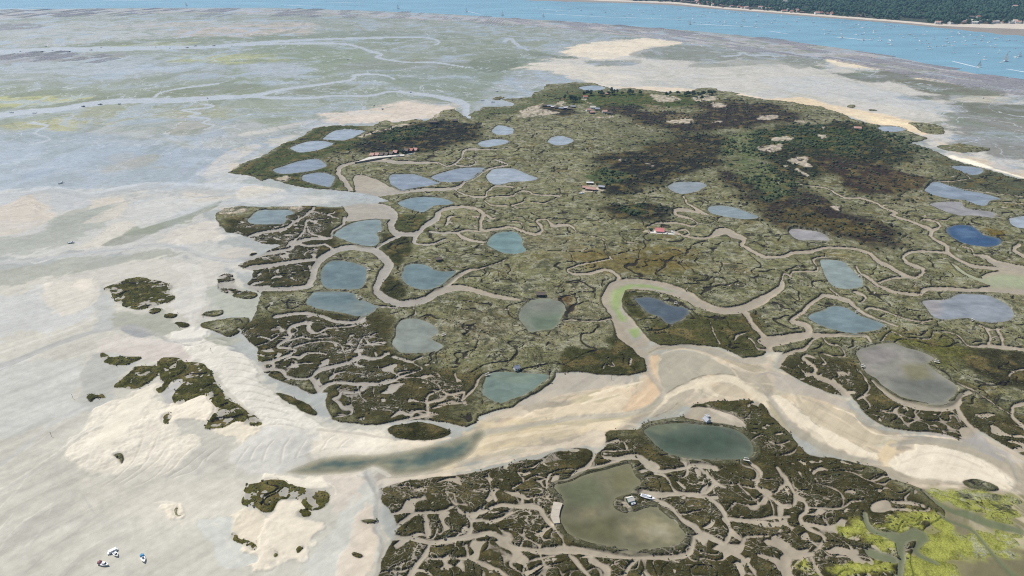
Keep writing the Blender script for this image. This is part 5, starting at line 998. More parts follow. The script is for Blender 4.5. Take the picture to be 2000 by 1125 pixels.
for p, t in PONDS:
    lg = sum(t) / 3 * 1.18; t = tuple(1.12 * (c * .75 + lg * .25) for c in t) if t != DEEP else t
    pond(p, t, 0.28, "pond_water", M_POND2 if t[0] > t[2] * 1.05 else M_POND)
# the standing pool of the broad creek: a sheet whose clarity follows the depth of its bed
rr = np.where((PY > 825) & (PY < 940))[0]; cc = np.where((PX > 540) & (PX < 1010))[0]
ss = (slice(rr[0], rr[-1] + 1, 2), slice(cc[0], cc[-1] + 1, 2))
tx, ty, td = X[ss], Y[ss], TD[ss]
tv = np.stack([tx, ty, np.full(tx.shape, -0.46, np.float32)], -1).reshape(-1, 3)
ti = np.arange(tx.size).reshape(tx.shape); tq = np.stack([ti[:-1, :-1], ti[:-1, 1:], ti[1:, 1:], ti[1:, :-1]], -1).reshape(-1, 4)
keepq = (td.ravel()[tq] > -3).any(1)
tp = np_mesh("creek_water", tv, tq[keepq], M_TIDE, True)
dn = sst(0, 15, td + 5 * f2[ss]); nn = fbm(tx / 12, ty / 7, 3, 101)
tc_ = np.array((.27, .255, .165), np.float32) + (np.array((.075, .112, .095), np.float32) - np.array((.27, .255, .165), np.float32)) * sst(1, 13, td + 7 * nn + 3 * f2[ss])[..., None]
tc_ = np.concatenate([tc_, np.ones(tx.shape + (1,), np.float32)], -1)
at_ = tp.data.attributes.new("tint", 'FLOAT_COLOR', 'POINT'); at_.data.foreach_set("color", tc_.astype(np.float32).ravel())
at_ = tp.data.attributes.new("depth", 'FLOAT', 'POINT'); at_.data.foreach_set("value", np.clip(sst(-1, 8, td) * .88, 0, 1).astype(np.float32).ravel())
tag(tp, "green-blue pool of water left in the broad creek", kind="structure")
# the open bay
wl_ = [G(a, b) for a, b in WATERLINE]
nw = len(wl_)
bw = [(-30000, 2900, -.55)] + [(x, y - 160, -.55) for x, y in wl_] + [(30000, 600, -.55)] + [(30000, 50000, -.55)] + [(x * 12, 50000, -.55) for x, y in wl_[::-1]] + [(-30000, 50000, -.55)]
nb = nw + 2
bay = mesh_obj("bay_water", bw, [(i, i + 1, 2 * nb - 2 - i, 2 * nb - 1 - i) for i in range(nb - 1)], M_BAY)
tag(bay, "blue open water of the bay channel", kind="structure")
# ------------------------------------------------------------------ the far shore
FORESTL = prs(600,-34,900,-16,1040,-5,1130,-2,1250,3.5,1310,5,1420,16.5,1500,22.3,1560,27.2,1650,34,1750,41.8,1830,49,1900,49,2000,48,2100,52,2500,80)
def interp(line, px):
    a = np.array(line); return np.interp(px, a[:, 0], a[:, 1])
fpx = np.linspace(720, 2480, 120)
c0 = interp(FARCOAST, fpx); c1 = interp(FORESTL, fpx)
rows_ = []
def row(py, dz, push=0.0):
    x, y = ground(fpx, py); k = (y + push) / y
    return np.stack([x * k, y * k, np.full(len(fpx), dz) + .3 * np.sin(fpx * .11)], -1)
rows_ = [row(c0 + .6, -1.6), row(c0 * .75 + c1 * .25, .2), row(c0 * .35 + c1 * .65, .9), row(c0 * .12 + c1 * .88, 1.6), row(c1 - .3, 4), row(c1, 6, 60), row(c1, 14, 250), row(c1, 24, 700), row(c1, 32, 1600), row(c1, 36, 9000)]
fv = np.concatenate(rows_); nf = len(fpx)
fi = np.arange(len(fv)).reshape(len(rows_), nf)
fq = np.stack([fi[:-1, :-1], fi[:-1, 1:], fi[1:, 1:], fi[1:, :-1]], -1).reshape(-1, 4)
fs_ = np_mesh("far_shore", fv, fq, M_FARMUD, True)
fs_.data.materials.append(M_BEACH); fs_.data.materials.append(M_HSOIL)
mi = np.repeat(np.array([0, 0, 1, 1, 2, 2, 2, 2, 2]), nf - 1)
fs_.data.polygons.foreach_set("material_index", mi.astype(np.int32))
tag(fs_, "low far shore with a pale beach across the channel", kind="structure")
def shore_z(d):            # height of the far land d metres behind the forest edge
    return float(np.interp(d, [0, 60, 250, 700, 1600, 9000], [4, 6, 14, 24, 32, 36]))

ICO_V = []; 
def ico():
    b = bmesh.new(); bmesh.ops.create_icosphere(b, subdivisions=1, radius=1.0)
    v = np.array([q.co[:] for q in b.verts], np.float32); f = np.array([[q.index for q in t.verts] for t in b.faces], np.int32); b.free()
    return v, f
def ico0():
    t = (1 + 5**.5) / 2
    v = np.array([(-1,t,0),(1,t,0),(-1,-t,0),(1,-t,0),(0,-1,t),(0,1,t),(0,-1,-t),(0,1,-t),(t,0,-1),(t,0,1),(-t,0,-1),(-t,0,1)], np.float32) / math.sqrt(1 + t * t)
    f = np.array([(0,11,5),(0,5,1),(0,1,7),(0,7,10),(0,10,11),(1,5,9),(5,11,4),(11,10,2),(10,7,6),(7,1,8),(3,9,4),(3,4,2),(3,2,6),(3,6,8),(3,8,9),(4,9,5),(2,4,11),(6,2,10),(8,6,7),(9,8,1)], np.int32)
    return v, f
IV, IF = ico0()
def blobs(P, R, H, jit=.35, base=IV, fac=IF):
    """many small uneven leaf clumps as one array mesh; P centres (n,3), R radii, H heights"""
    n = len(P); k = len(base)
    j = 1 + jit * (RNG.random((n, k, 1)) * 2 - 1)
    a = RNG.random(n) * 6.283; ca_, sa_ = np.cos(a)[:, None], np.sin(a)[:, None]
    b = np.broadcast_to(base, (n, k, 3)) * j
    x = b[..., 0] * ca_ - b[..., 1] * sa_; y = b[..., 0] * sa_ + b[..., 1] * ca_
    v = np.stack([x * R[:, None], y * R[:, None], b[..., 2] * H[:, None]], -1) + P[:, None, :]
    f = fac[None] + (np.arange(n) * k)[:, None, None]
    return v.reshape(-1, 3), f.reshape(-1, 3)
# the wood on the far shore reads as one mass
n = 19000
tx_ = RNG.random(n) * 2450 + 450 - 650; td_ = RNG.random(n)**.75 * 1500
fpx2 = RNG.random(n) * 1500 + 760
bx_, by_ = ground(fpx2, interp(FORESTL, fpx2))
dd = (RNG.random(n)**1.15) * 1500 + 4
k = (by_ + dd) / by_
cl = pn(bx_ * k / 120, by_ * k / 120, 201)
okm = (cl < .42) | (dd > 260)
okm &= ~((dd < 90) & (RNG.random(n) < .55))
bx_, by_, k, dd = bx_[okm], by_[okm], k[okm], dd[okm]
Rr = 4.5 + 4.0 * RNG.random(len(k)); zz = np.array([shore_z(d) for d in dd]) + Rr * .9 + 3
v, f = blobs(np.stack([bx_ * k, by_ * k, zz], -1), Rr, Rr * (.8 + .5 * RNG.random(len(k))), .3)
wood = np_mesh("distant_forest", v, f, M_FOREST)
tag(wood, "dense dark pine forest covering the far shore", "forest", kind="stuff")

def gable(w, d, hw, hr):
    """walls with gable ends on left and right; ridge along x"""
    v = [(-w/2,-d/2,0),(w/2,-d/2,0),(w/2,d/2,0),(-w/2,d/2,0),(-w/2,-d/2,hw),(w/2,-d/2,hw),(w/2,d/2,hw),(-w/2,d/2,hw),(-w/2,0,hw+hr),(w/2,0,hw+hr)]
    return v, [(0,1,5,4),(1,2,6,9,5),(2,3,7,6),(3,0,4,8,7),(0,3,2,1),(4,5,9,8),(6,7,8,9)]
def roof_slabs(w, d, hw, hr, o=.45, t=.12):
    k = hr / (d / 2); vs, fs = [], []
    for s in (-1, 1):
        y1 = s * (d / 2 + o); z1 = hw - k * o
        a = [(-w/2-o, 0, hw+hr+.03), (w/2+o, 0, hw+hr+.03), (w/2+o, y1, z1+.03), (-w/2-o, y1, z1+.03)]
        b = [(x, y, z + t) for x, y, z in a]
        off = len(vs); vs += a + b
        fs += [tuple(off + i for i in q) for q in ((0,1,2,3),(7,6,5,4),(0,4,5,1),(1,5,6,2),(2,6,7,3),(3,7,4,0))]
    return vs, fs
def build_house(name, w, d, hw, hr, wall, roof, doors=1, wins=2, chimney=False, porch=False):
    r = empty(name, (0, 0, 0))
    v, f = gable(w, d, hw, hr); mesh_obj("wall", v, f, wall, r)
    v, f = roof_slabs(w, d, hw, hr); ro = mesh_obj("roof", v, f, roof, r)
    mesh_obj("ridge_cap", *bxv(-w/2-.4, w/2+.4, -.14, .14, hw+hr+.12, hw+hr+.24), roof, ro)
    if chimney: mesh_obj("chimney", *bxv(w*.25, w*.25+.6, .3, .9, hw, hw+hr+.9), M_CONC, ro)
    slots = doors + wins
    for i in range(slots):
        cx = -w/2 + w * (i + .5) / slots
        if i == slots // 2 and doors:
            dr = mesh_obj("door", *bxv(cx-.45, cx+.45, -d/2-.05, -d/2+.02, .05, 2.0), M_WOODD, r)
            mesh_obj("handle", *bxv(cx+.3, cx+.36, -d/2-.12, -d/2-.05, .95, 1.05), M_ALU, dr)
        else:
            wd = mesh_obj("window", *bxv(cx-.55, cx+.55, -d/2-.06, -d/2+.02, .9, 1.9), M_WOODW, r)
            mesh_obj("pane", *bxv(cx-.45, cx+.45, -d/2-.075, -d/2-.05, 1.0, 1.8), M_GLASS, wd)
    if porch:
        mesh_obj("porch_roof", [(-w/2-.3,-d/2-.5,hw-.05),(w/2+.3,-d/2-.5,hw-.05),(w/2+.3,-d/2-2.6,hw-.55),(-w/2-.3,-d/2-2.6,hw-.55),(-w/2-.3,-d/2-.5,hw+.05),(w/2+.3,-d/2-.5,hw+.05),(w/2+.3,-d/2-2.6,hw-.45),(-w/2-.3,-d/2-2.6,hw-.45)],
                 [(0,1,2,3),(7,6,5,4),(0,4,5,1),(1,5,6,2),(2,6,7,3),(3,7,4,0)], roof, r)
        for x in (-w/2, 0, w/2): mesh_obj("post", *bxv(x-.07, x+.07, -d/2-2.5, -d/2-2.36, 0, hw-.52), M_WOODW, r)
    return r
def put(o, px, py, rz=0.0, dz=0.0, z=None):
    x, y = G(px, py); o.location = (x, y, (zat(px, py) if z is None else z) + dz); o.rotation_euler[2] = math.radians(rz)
    return o
# houses of the far shore (each a few pixels)
vill = []
for nm, wl, rf, w, d, hw, hr in (("villa", M_WOODW, M_TILE2, 13, 10, 5, 2.6), ("villa", M_CONC, M_TILE, 11, 9, 3.6, 2.4), ("villa", M_WOODB, M_SLATE, 12, 9, 3.6, 2.6), ("villa", M_WOODW, M_CONC, 14, 9, 6, 1.4)):
    r = empty(nm, (0, 0, 0)); v, f = gable(w, d, hw, hr); mesh_obj("wall", v, f, wl, r); v, f = roof_slabs(w, d, hw, hr, .6, .2); mesh_obj("roof", v, f, rf, r)
    for xx in (-.3, .05, .32):
        mesh_obj("window", *bxv(w*xx-.7, w*xx+.7, -d/2-.06, -d/2+.02, 1.0, 2.4), M_GLASS, r)
    vill.append(r)
VL = ["pale villa with a light tiled roof at the forest edge on the far shore", "cream villa with a red tiled roof at the forest edge on the far shore", "brown wooden villa with a dark roof at the forest edge on the far shore", "white flat-roofed villa at the forest edge on the far shore"]
spots = []
for i in range(150):
    u = random.random()
    px = random.choice([random.uniform(1300, 1700), random.uniform(1300, 1560), random.uniform(1040, 1300), random.uniform(1820, 2010), random.uniform(1880, 2010)])
    dpy = random.uniform(0.2, 3.2) if u < .95 else random.uniform(5, 22)
    py = float(interp(FORESTL, px)) - dpy
    if py < -8: continue
    x, y = G(px, py)
    if any((x - a)**2 + (y - b)**2 < 260 for a, b in spots): continue
    spots.append((x, y))
    x0, y0 = G(px, float(interp(FORESTL, px)))
    k = i % 4; src = vill[k]
    o = src if len(spots) <= 4 and not src.get("category") else copy_tree(src)
    dist = y - y0
    o.location = (x, y, shore_z(max(dist, 0)) + (-.3 if dpy < 5 else 7)); o.rotation_euler[2] = random.uniform(-.6, .6)
    o.scale = (1.45, 1.45, 1.35)
    tag(o, VL[k], "house", "houses along the far shore")
for r in vill:
    if not r.get("category"): put(r, 1500, 17, z=6); tag(r, VL[vill.index(r)], "house", "houses along the far shore")

# ------------------------------------------------------------------ oyster racks in the strip along the channel
pv, pf = [], []
def rack(px, py, L, Wd, ang, n, gap):
    x, y = G(px, py)
    if BD is not None and sample(BD, px, py) > 25: return
    ca_, sa_ = math.cos(ang), math.sin(ang)
    for i in range(n):
        o = (i - n / 2) * gap
        for (l0, l1) in ((-L/2, -L*.03), (L*.03, L/2)):
            vs, fs = bxv(l0, l1, o - Wd/2, o + Wd/2, -.1, .55)
            off = len(pv); z0 = zat(px, py)
            pv.extend([(x + a * ca_ - b * sa_, y + a * sa_ + b * ca_, z0 + c) for a, b, c in vs]); pf.extend([tuple(q + off for q in g_) for g_ in fs])
for i in range(170):
    px = random.uniform(-60, 2050); wl_ = float(interp(WATERLINE, px))
    th_ = 14 + 12 * (px > 1200) + 8 * (px > 1700)
    py = wl_ + 1.5 + random.random()**1.3 * th_
    rz = math.radians(random.choice([78, 82, 86]) if px < 1000 else random.choice([40, 52, 60]) - px * .012)
    if px > 1000: rz = math.radians(118 + random.uniform(-8, 8))
    rack(px, py, random.uniform(60, 150), random.uniform(3, 6), rz, random.randint(2, 6), random.uniform(10, 15))
for i in range(26):
    rack(random.uniform(-60, 240), random.uniform(103, 118), random.uniform(40, 90), 4, math.radians(75), random.randint(2, 4), 11)
ob = mesh_obj("oyster_racks", pv, pf, M_OYST)
tag(ob, "dark rows of oyster racks on the mud along the channel", "oyster beds", kind="stuff")

# ------------------------------------------------------------------ boats
def hull_mesh(L, B, D, n=9, tr=.85):
    """lofted hull, bow towards +x; returns hull shell and deck"""
    v, f = [], []
    for i in range(n):
        t = i / (n - 1); x = -L/2 + L * t
        hb = B/2 * (tr + (1 - tr) * math.sin(min(t / .45, 1) * math.pi / 2)) if t < .45 else B/2 * max(.02, (1 - ((t - .45) / .55)**2.2))
        sh = D * (.82 + .34 * t * t); ke = D * .05 + (D * .5) * max(0, (t - .75) / .25)**2
        v += [(x, -hb, sh), (x, -hb * .86, D * .35 + ke * .5), (x, 0, ke), (x, hb * .86, D * .35 + ke * .5), (x, hb, sh)]
    for i in range(n - 1):
        for j in range(4):
            a = i * 5 + j; f.append((a, a + 5, a + 6, a + 1))
    f.append((0, 1, 2, 3, 4))
    deck_v, deck_f = [], []
    for i in range(n):
        a, b = v[i * 5], v[i * 5 + 4]; deck_v += [(a[0], a[1] * .97, a[2] - .06), (b[0], b[1] * .97, b[2] - .06)]
    for i in range(n - 1): deck_f.append((2*i, 2*i+2, 2*i+3, 2*i+1))
    return (v, f), (deck_v, deck_f)
def taper_box(x0, x1, w0, w1, z0, z1, ins=.2):
    return [(x0,-w0/2,z0),(x1,-w1/2,z0),(x1,w1/2,z0),(x0,w0/2,z0),(x0+ins*.3,-w0/2+ins*.5,z1),(x1-ins*1.6,-w1/2+ins*.5,z1),(x1-ins*1.6,w1/2-ins*.5,z1),(x0+ins*.3,w0/2-ins*.5,z1)], [(0,3,2,1),(4,5,6,7),(0,1,5,4),(1,2,6,5),(2,3,7,6),(3,0,4,7)]
def motorboat(name, L, B, D, canopy=None, cab=True, wide=False):
    r = empty(name, (0, 0, 0)); (hv, hf), (dv, df) = hull_mesh(L, B, D)
    hl = mesh_obj("hull", hv, hf, M_WHITE, r, True); mesh_obj("rubbing_strake", [(x, y * 1.015, z - .08) for x, y, z in hv[0::5]] + [(x, y * 1.03, z) for x, y, z in hv[0::5]], [(i, i+1, i+10, i+9) for i in range(8)], M_DARK, hl)
    mesh_obj("deck", dv, df, M_WHITE, r)
    mesh_obj("cockpit", *bxv(-L*.42, -L*.02, -B*.34, B*.34, D*.72, D*.86), M_GREYR if canopy is None else M_WOODW, r)
    if cab:
        cb = mesh_obj("cabin", *taper_box(-L*.06, L*.26, B*.66, B*.5, D*.85, D*.85 + 1.0, .25), M_WHITE, r)
        mesh_obj("windscreen", *taper_box(L*.10, L*.27, B*.60, B*.48, D*.85 + .45, D*.85 + .92, .22), M_GLASS, cb)
    else:
        mesh_obj("console", *taper_box(-L*.08, L*.06, B*.4, B*.34, D*.8, D*.8 + .9, .2), M_WHITE, r)
        mesh_obj("windscreen", *taper_box(L*.02, L*.09, B*.42, B*.36, D*.8 + .6, D*.8 + 1.1, .1), M_GLASS, r)
    if canopy: mesh_obj("canopy", *taper_box(-L*.46, -L*.24, B*.84, B*.84, D*.95, D*.95 + .75, .15), canopy, r)
    mo = mesh_obj("outboard_motor", *taper_box(-L/2 - .55, -L/2 - .05, .42, .42, D*.55, D*1.25, .1), M_DARK, r)
    mesh_obj("motor_leg", *bxv(-L/2 - .4, -L/2 - .22, -.09, .09, -.1, D*.55), M_DARK, mo)
    return r
b = motorboat("motorboat", 6.4, 2.5, 1.15, M_MAROON); put(b, 203, 1103, -14, .05); b.rotation_euler[0] = .06
tag(b, "white motorboat with maroon stern canopy, aground on the sand at the lower left", "boat")
b = motorboat("motorboat", 6.2, 2.4, 1.1, M_CANV, False); put(b, 280, 1093, -52, .05); b.rotation_euler[0] = -.05
tag(b, "white open motorboat with blue stern cover, rightmost of the grounded boats", "boat")
b = motorboat("motorboat", 4.9, 2.1, 1.05, None); put(b, 226.5, 1084, -38, .05)
tag(b, "white cabin boat lying alongside the flat-topped barge on the sand", "boat")
bg_ = empty("flat_boat", (0, 0, 0)); mesh_obj("hull", [(-3.4,-1.25,.1),(2.8,-1.15,.1),(2.8,1.15,.1),(-3.4,1.25,.1),(-3.6,-1.4,.9),(3.6,-1.2,.95),(3.6,1.2,.95),(-3.6,1.4,.9)], [(0,3,2,1),(0,1,5,4),(1,2,6,5),(2,3,7,6),(3,0,4,7)], M_WHITE, bg_)
mesh_obj("deck", *bxv(-3.5, 3.3, -1.2, 1.2, .80, .86), M_WHITE, bg_); mesh_obj("awning", *bxv(-2.6, 2.9, -1.25, 1.25, 1.95, 2.03), M_WHITE, bg_)
for x in (-2.5, 2.8):
    for y in (-1.15, 1.15): mesh_obj("post", *bxv(x-.04, x+.04, y-.04, y+.04, .86, 1.95), M_ALU, bg_)
put(bg_, 220, 1078, 42, .05); bg_.scale = (.74, .74, .8); tag(bg_, "white flat boat under a long white awning on the sand", "boat")
b = motorboat("motorboat", 9.0, 2.9, 1.3, None); put(b, 1265, 975, -24, .05); tag(b, "long white cabin cruiser aground in the creek beside the cabin islet", "boat")
b = motorboat("motorboat", 7.0, 2.8, 1.3, None); put(b, 140, 475, 20, .1); tag(b, "lone white motorboat on the grey mud flat at the left", "boat")
b = motorboat("motorboat", 8.0, 2.6, 1.2, None); put(b, 1136, 380, 6, .1); tag(b, "white boat in the creek below the pink-roofed farmstead", "boat")
b = motorboat("motorboat", 6.5, 2.4, 1.1, M_CANV, False); put(b, 802, 303.5, 10, .2); tag(b, "pale blue-covered boat by the quay of the red-roofed cabin row", "boat")
b = motorboat("motorboat", 6.5, 2.4, 1.1, None); put(b, 778, 306, 5, .4); tag(b, "white boat on the quay in front of the red-roofed cabin row", "boat")
proto = motorboat("motorboat", 8.2, 2.9, 1.4, None)
flat_spots = [(22,220),(67,222),(405,192),(802,180),(730,207),(747,214),(971,179),(942,197),(962,200),(198,93),(304,92),(332,94),(102,99),(40,101),(453,90),(90,91),(1221,73),(1677,135),(1919,192),(1700,113),(1605,116),(120,478-120),(679,117),(233,204)]
FLBL = {(22,220):"white boat at the left end of the silvery channel across the left flats",(67,222):"second white boat from the left in the silvery channel across the left flats",(405,192):"white boat where the silvery channel narrows in the left flats",(802,180):"white boat on the bend of the thin channel above the pale beach",(730,207):"left one of two white boats on the pale beach north of the island",(747,214):"right one of two white boats on the pale beach north of the island",(971,179):"white boat on the grey flat above the northern inlet",(942,197):"white boat near the mouth of the northern inlet",(962,200):"white boat right of the northern inlet's mouth",
 (198,93):"white boat below the yellow-green weed in the far silvery channel",(304,92):"white boat right of the weed in the far silvery channel",(332,94):"white boat near the middle of the far silvery channel",(102,99):"white boat among the dark racks of the far left channel",(40,101):"leftmost white boat in the far silvery channel",(453,90):"rightmost white boat in the far silvery channel",(90,91):"white boat on the bank above the far left racks",(1221,73):"white boat above the bright sand spit beyond the island",(1677,135):"white boat on the pale sand right of the dark streak in the north-east",(1919,192):"white boat on the sand between dark streaks at the right edge",(1700,113):"white boat below the oyster strip in the north-east",(1605,116):"white boat at the left end of the bright north-eastern sand",(120,358):"white boat on the blue-grey wet flat at the left",(679,117):"small white boat on the green flat in the upper centre",(233,204):"white boat at mid-length of the silvery channel in the left flats"}
for i, (px, py) in enumerate(flat_spots):
    o = proto if i == 0 else copy_tree(proto)
    put(o, px, py, random.uniform(0, 360), .25)
    tag(o, FLBL[(px, py)], "boat", "boats aground on the far flats")
dkp = motorboat("oyster_barge", 10, 3.2, 1.1, None)
for ch in dkp.children:
    if ch.name.startswith(("hull", "deck", "cabin")): ch.data.materials[0] = M_DARK
BLBL = ["dark low barge, left one of two in the silvery channel of the left flats", "dark low barge, right one of two in the silvery channel of the left flats", "dark low barge at the left of the far silvery channel", "dark low barge left of the middle of the far silvery channel", "dark low barge in the middle of the far silvery channel", "dark low barge at the right of the far silvery channel", "dark low barge among the racks at the far left", "dark low barge beside the racks of the far left channel"]
for i, (px, py) in enumerate([(163,208),(196,204),(178,98),(366,93),(382,90),(418,89),(82,101),(135,102)]):
    o = dkp if i == 0 else copy_tree(dkp)
    put(o, px, py, random.uniform(-30, 30), .25); tag(o, BLBL[i], "boat", "oyster barges on the far flats")
def simple_boat(kind):
    (hv, hf), (dv, df) = hull_mesh(10.5, 3.4, 1.6)
    r = empty("sailing_boat" if kind else "moored_boat", (0, 0, 0)); mesh_obj("hull", hv, hf, M_WHITE, r, True); mesh_obj("deck", dv, df, M_WHITE, r)
    mesh_obj("cabin", *taper_box(-1.6, 2.6, 2.2, 1.7, 1.4, 2.7, .3), M_WHITE, r)
    if kind:
        mesh_obj("mast", *bxv(.3, .48, -.09, .09, 1.4, 15), M_ALU, r); mesh_obj("boom", *bxv(-4.4, .3, -.07, .07, 2.9, 3.05), M_ALU, r)
    if kind == 2:
        mesh_obj("mainsail", [(.25, .02, 14.6), (.25, .02, 3.1), (-4.3, .5, 3.1), (.25, -.02, 14.6), (.25, -.02, 3.1), (-4.3, .44, 3.1)], [(0,1,2),(5,4,3),(0,2,5,3),(1,0,3,4),(2,1,4,5)], M_SAIL, r)
        mesh_obj("jib", [(.5, 0, 13), (.7, .5, 2.4), (5, 0, 1.9), (.5, -.03, 13), (.7, .46, 2.4), (5, -.03, 1.9)], [(0,1,2),(5,4,3),(0,2,5,3),(1,0,3,4),(2,1,4,5)], M_SAIL, r)
    return r
mb = [simple_boat(0), simple_boat(1)]
cnt = [0, 0]; placed = []
while len(placed) < 250:
    px = random.choice([random.uniform(1500, 2020), random.uniform(1500, 2020), random.uniform(1030, 1500), random.uniform(1250, 1500), random.uniform(1640, 1960)])
    y0, y1 = float(interp(FARCOAST, px)), float(interp(WATERLINE, px))
    t = .05 + .62 * random.random()**1.5 if px > 1250 else random.uniform(.2, .7)
    py = y0 + (y1 - y0) * t
    if py < 1: continue
    x, y = G(px, py)
    if any((x - a)**2 + (y - b_)**2 < 300 for a, b_ in placed): continue
    placed.append((x, y)); k = 1 if random.random() < .12 else 0
    o = mb[k] if cnt[k] == 0 else copy_tree(mb[k]); cnt[k] += 1
    s_ = random.choice([.9, 1.0, 1.1, 1.25, 1.25, 1.5]); o.scale = (s_, s_, s_)
    o.location = (x, y, -.85 * s_ - .1); o.rotation_euler[2] = math.radians(random.gauss(155, 30))
    if k: o.name = "moored_yacht"; tag(o, "white yacht with a bare mast moored in the blue channel", "boat", "yachts moored in the channel")
    else: tag(o, "small white motorboat moored in the blue channel", "boat", "motorboats moored in the channel")
sb = simple_boat(2)
SAILS = [(1912,131,1.3,160,"white sailing boat trailing a wake close to the dark oyster strip at the right"),(1963,120,2.0,10,"tallest white sail, on the channel at the far right edge"),(1644,74,1.1,20,"sailing boat under white sails at the left of the wake in the channel's right half"),(1686,79,1.1,20,"sailing boat under white sails at the right end of a wake in mid channel"),
         (364,11,1.3,0,"lone white sailing boat at the edge of the flats at the upper left"),(777,17,1.6,0,"white sailing boat near the oyster strip in the top centre"),(911,23,1.3,0,"small white sail just left of the short wake at the top centre"),(981,30,1.5,0,"white sailing boat close to the oyster strip right of the top centre"),(1061,33,1.2,0,"small white sail in front of the long double wake"),(1347,48,1.4,0,"white sailing boat at the left head of the short bright wake"),(1991,110,1.2,0,"small white sail at the right edge behind the tallest one")]
for i, (px, py, s_, rz, lb) in enumerate(SAILS):
    o = sb if i == 0 else copy_tree(sb)
    x, y = G(px, py); o.location = (x, y, -.9 * s_); o.scale = (s_, s_, s_); o.rotation_euler[2] = math.radians(rz); tag(o, lb, "sailboat", "boats under sail in the channel")
# wakes: narrow foam sheets on the water
for (xa, ya, xb, yb, w, lb) in [(1346,46,1490,53,5,"bright"),(1060,26,1200,34,4,"long"),(1200,33,1360,39,3,"faint"),(1632,72,1698,78,5,"short"),(1860,119,1917,133,4,"near"),(1965,134,2060,150,4,"right"),(0,17.5,115,13,5,"left"),(200,.5,320,0,5,"top"),(555,10,625,12,5,"small"),(910,21,940,28,3,"mid"),(1500,60,1540,66,3,"low"),(1048,17,1110,21,3,"upper"),(640,5,710,5,4,"thin")]:
    x0, y0 = G(xa, ya); x1, y1 = G(xb, yb); n_ = 24; vs = []
    L = math.hypot(x1 - x0, y1 - y0); nx_, ny_ = -(y1 - y0) / L, (x1 - x0) / L
    for i in range(n_ + 1):
        t = i / n_; hw_ = .7 * w * (.5 + .9 * math.sin(t * 3.0) + .5 * random.random()) * (1.1 - t * .5)
        vs += [(x0 + (x1 - x0) * t + nx_ * hw_, y0 + (y1 - y0) * t + ny_ * hw_, -.52), (x0 + (x1 - x0) * t - nx_ * hw_, y0 + (y1 - y0) * t - ny_ * hw_, -.52)]
    o = mesh_obj("boat_wake", vs, [(2*i, 2*i+2, 2*i+3, 2*i+1) for i in range(n_)], M_FOAM); tag(o, "white foam wake of a speeding boat on the blue channel", "wake", "boat wakes", "stuff")
# ------------------------------------------------------------------ cabins and huts of the island
def add_house(name, px, py, w, d, hw, hr, wall, roof, rz, label, group=None, cat="cabin", **k):
    o = build_house(name, w, d, hw, hr, wall, roof, **k); put(o, px, py, rz, -.15); tag(o, label, cat, group); return o
ROW = [(728,305,M_TILE2,"leftmost red-roofed cabin of the row on the quay"),(737,304.6,M_TILE2,"second red-roofed cabin from the left in the row on the quay"),(746,304.4,M_SLATE,"brown-roofed cabin, third from the left in the row on the quay"),(755,303.6,M_SLATE,"brown-roofed cabin in the middle of the row on the quay"),(764.5,302.8,M_SLATE,"brown-roofed cabin just left of the tallest red roof on the quay"),
       (773,300,M_TILE2,"tall red-roofed cabin left of the round tree on the quay"),(795,299.3,M_SLATE,"dark-roofed cabin just right of the round tree by the quay"),(803.5,298.3,M_TILE,"red-roofed cabin second from the right end of the quay row"),(812,297,M_TILE2,"pale red-roofed cabin at the right end of the quay row")]
for px, py, rm, lb in ROW:
    add_house("row_cabin", px, py, 6.4, 7.5, 2.7, 1.9, M_WOODD if px != 812 else M_WOODB, rm, -14 + random.uniform(-3, 3), lb, "cabins of the quay row", porch=True)
# quay wall with stone courses in front of the row
qx = [(693,319.5),(712,316.2),(738,311.6),(765,308.5),(790,307.2)]
qr = empty("quay", (*G(693, 319.5), 0)); ox, oy = G(693, 319.5); k = 0
for i in range(len(qx) - 1):
    (xa, ya), (xb, yb) = G(*qx[i]), G(*qx[i + 1]); L = math.hypot(xb - xa, yb - ya); m_ = int(L / 3.5)
    for j in range(m_):
        t0, t1 = j / m_, (j + .96) / m_
        a = (xa + (xb - xa) * t0 - ox, ya + (yb - ya) * t0 - oy); c = (xa + (xb - xa) * t1 - ox, ya + (yb - ya) * t1 - oy)
        dz = random.uniform(-.04, .04)
        vs = [(a[0], a[1], -1), (c[0], c[1], -1), (c[0] + .3, c[1] + 1.0, -1), (a[0] + .3, a[1] + 1.0, -1), (a[0], a[1], 1.9 + dz), (c[0], c[1], 1.9 + dz), (c[0] + .3, c[1] + 1.0, 1.9 + dz), (a[0] + .3, a[1] + 1.0, 1.9 + dz)]
        mesh_obj("wall_block", vs, [(0,3,2,1),(4,5,6,7),(0,1,5,4),(1,2,6,5),(2,3,7,6),(3,0,4,7)], M_STONE, qr)
pts_ = [G(*p) for p in ((696,318.5),(715,314.8),(740,310.4),(766,307.6),(790,306.4),(790,303.5),(765,305),(740,306.8),(722,308.5))]
mesh_obj("paving", [(x - ox, y - oy, 1.75) for x, y in pts_], [tuple(range(len(pts_)))], M_CONC, qr)
tag(qr, "long stone quay with pale paving in front of the red-roofed cabin row", "quay")
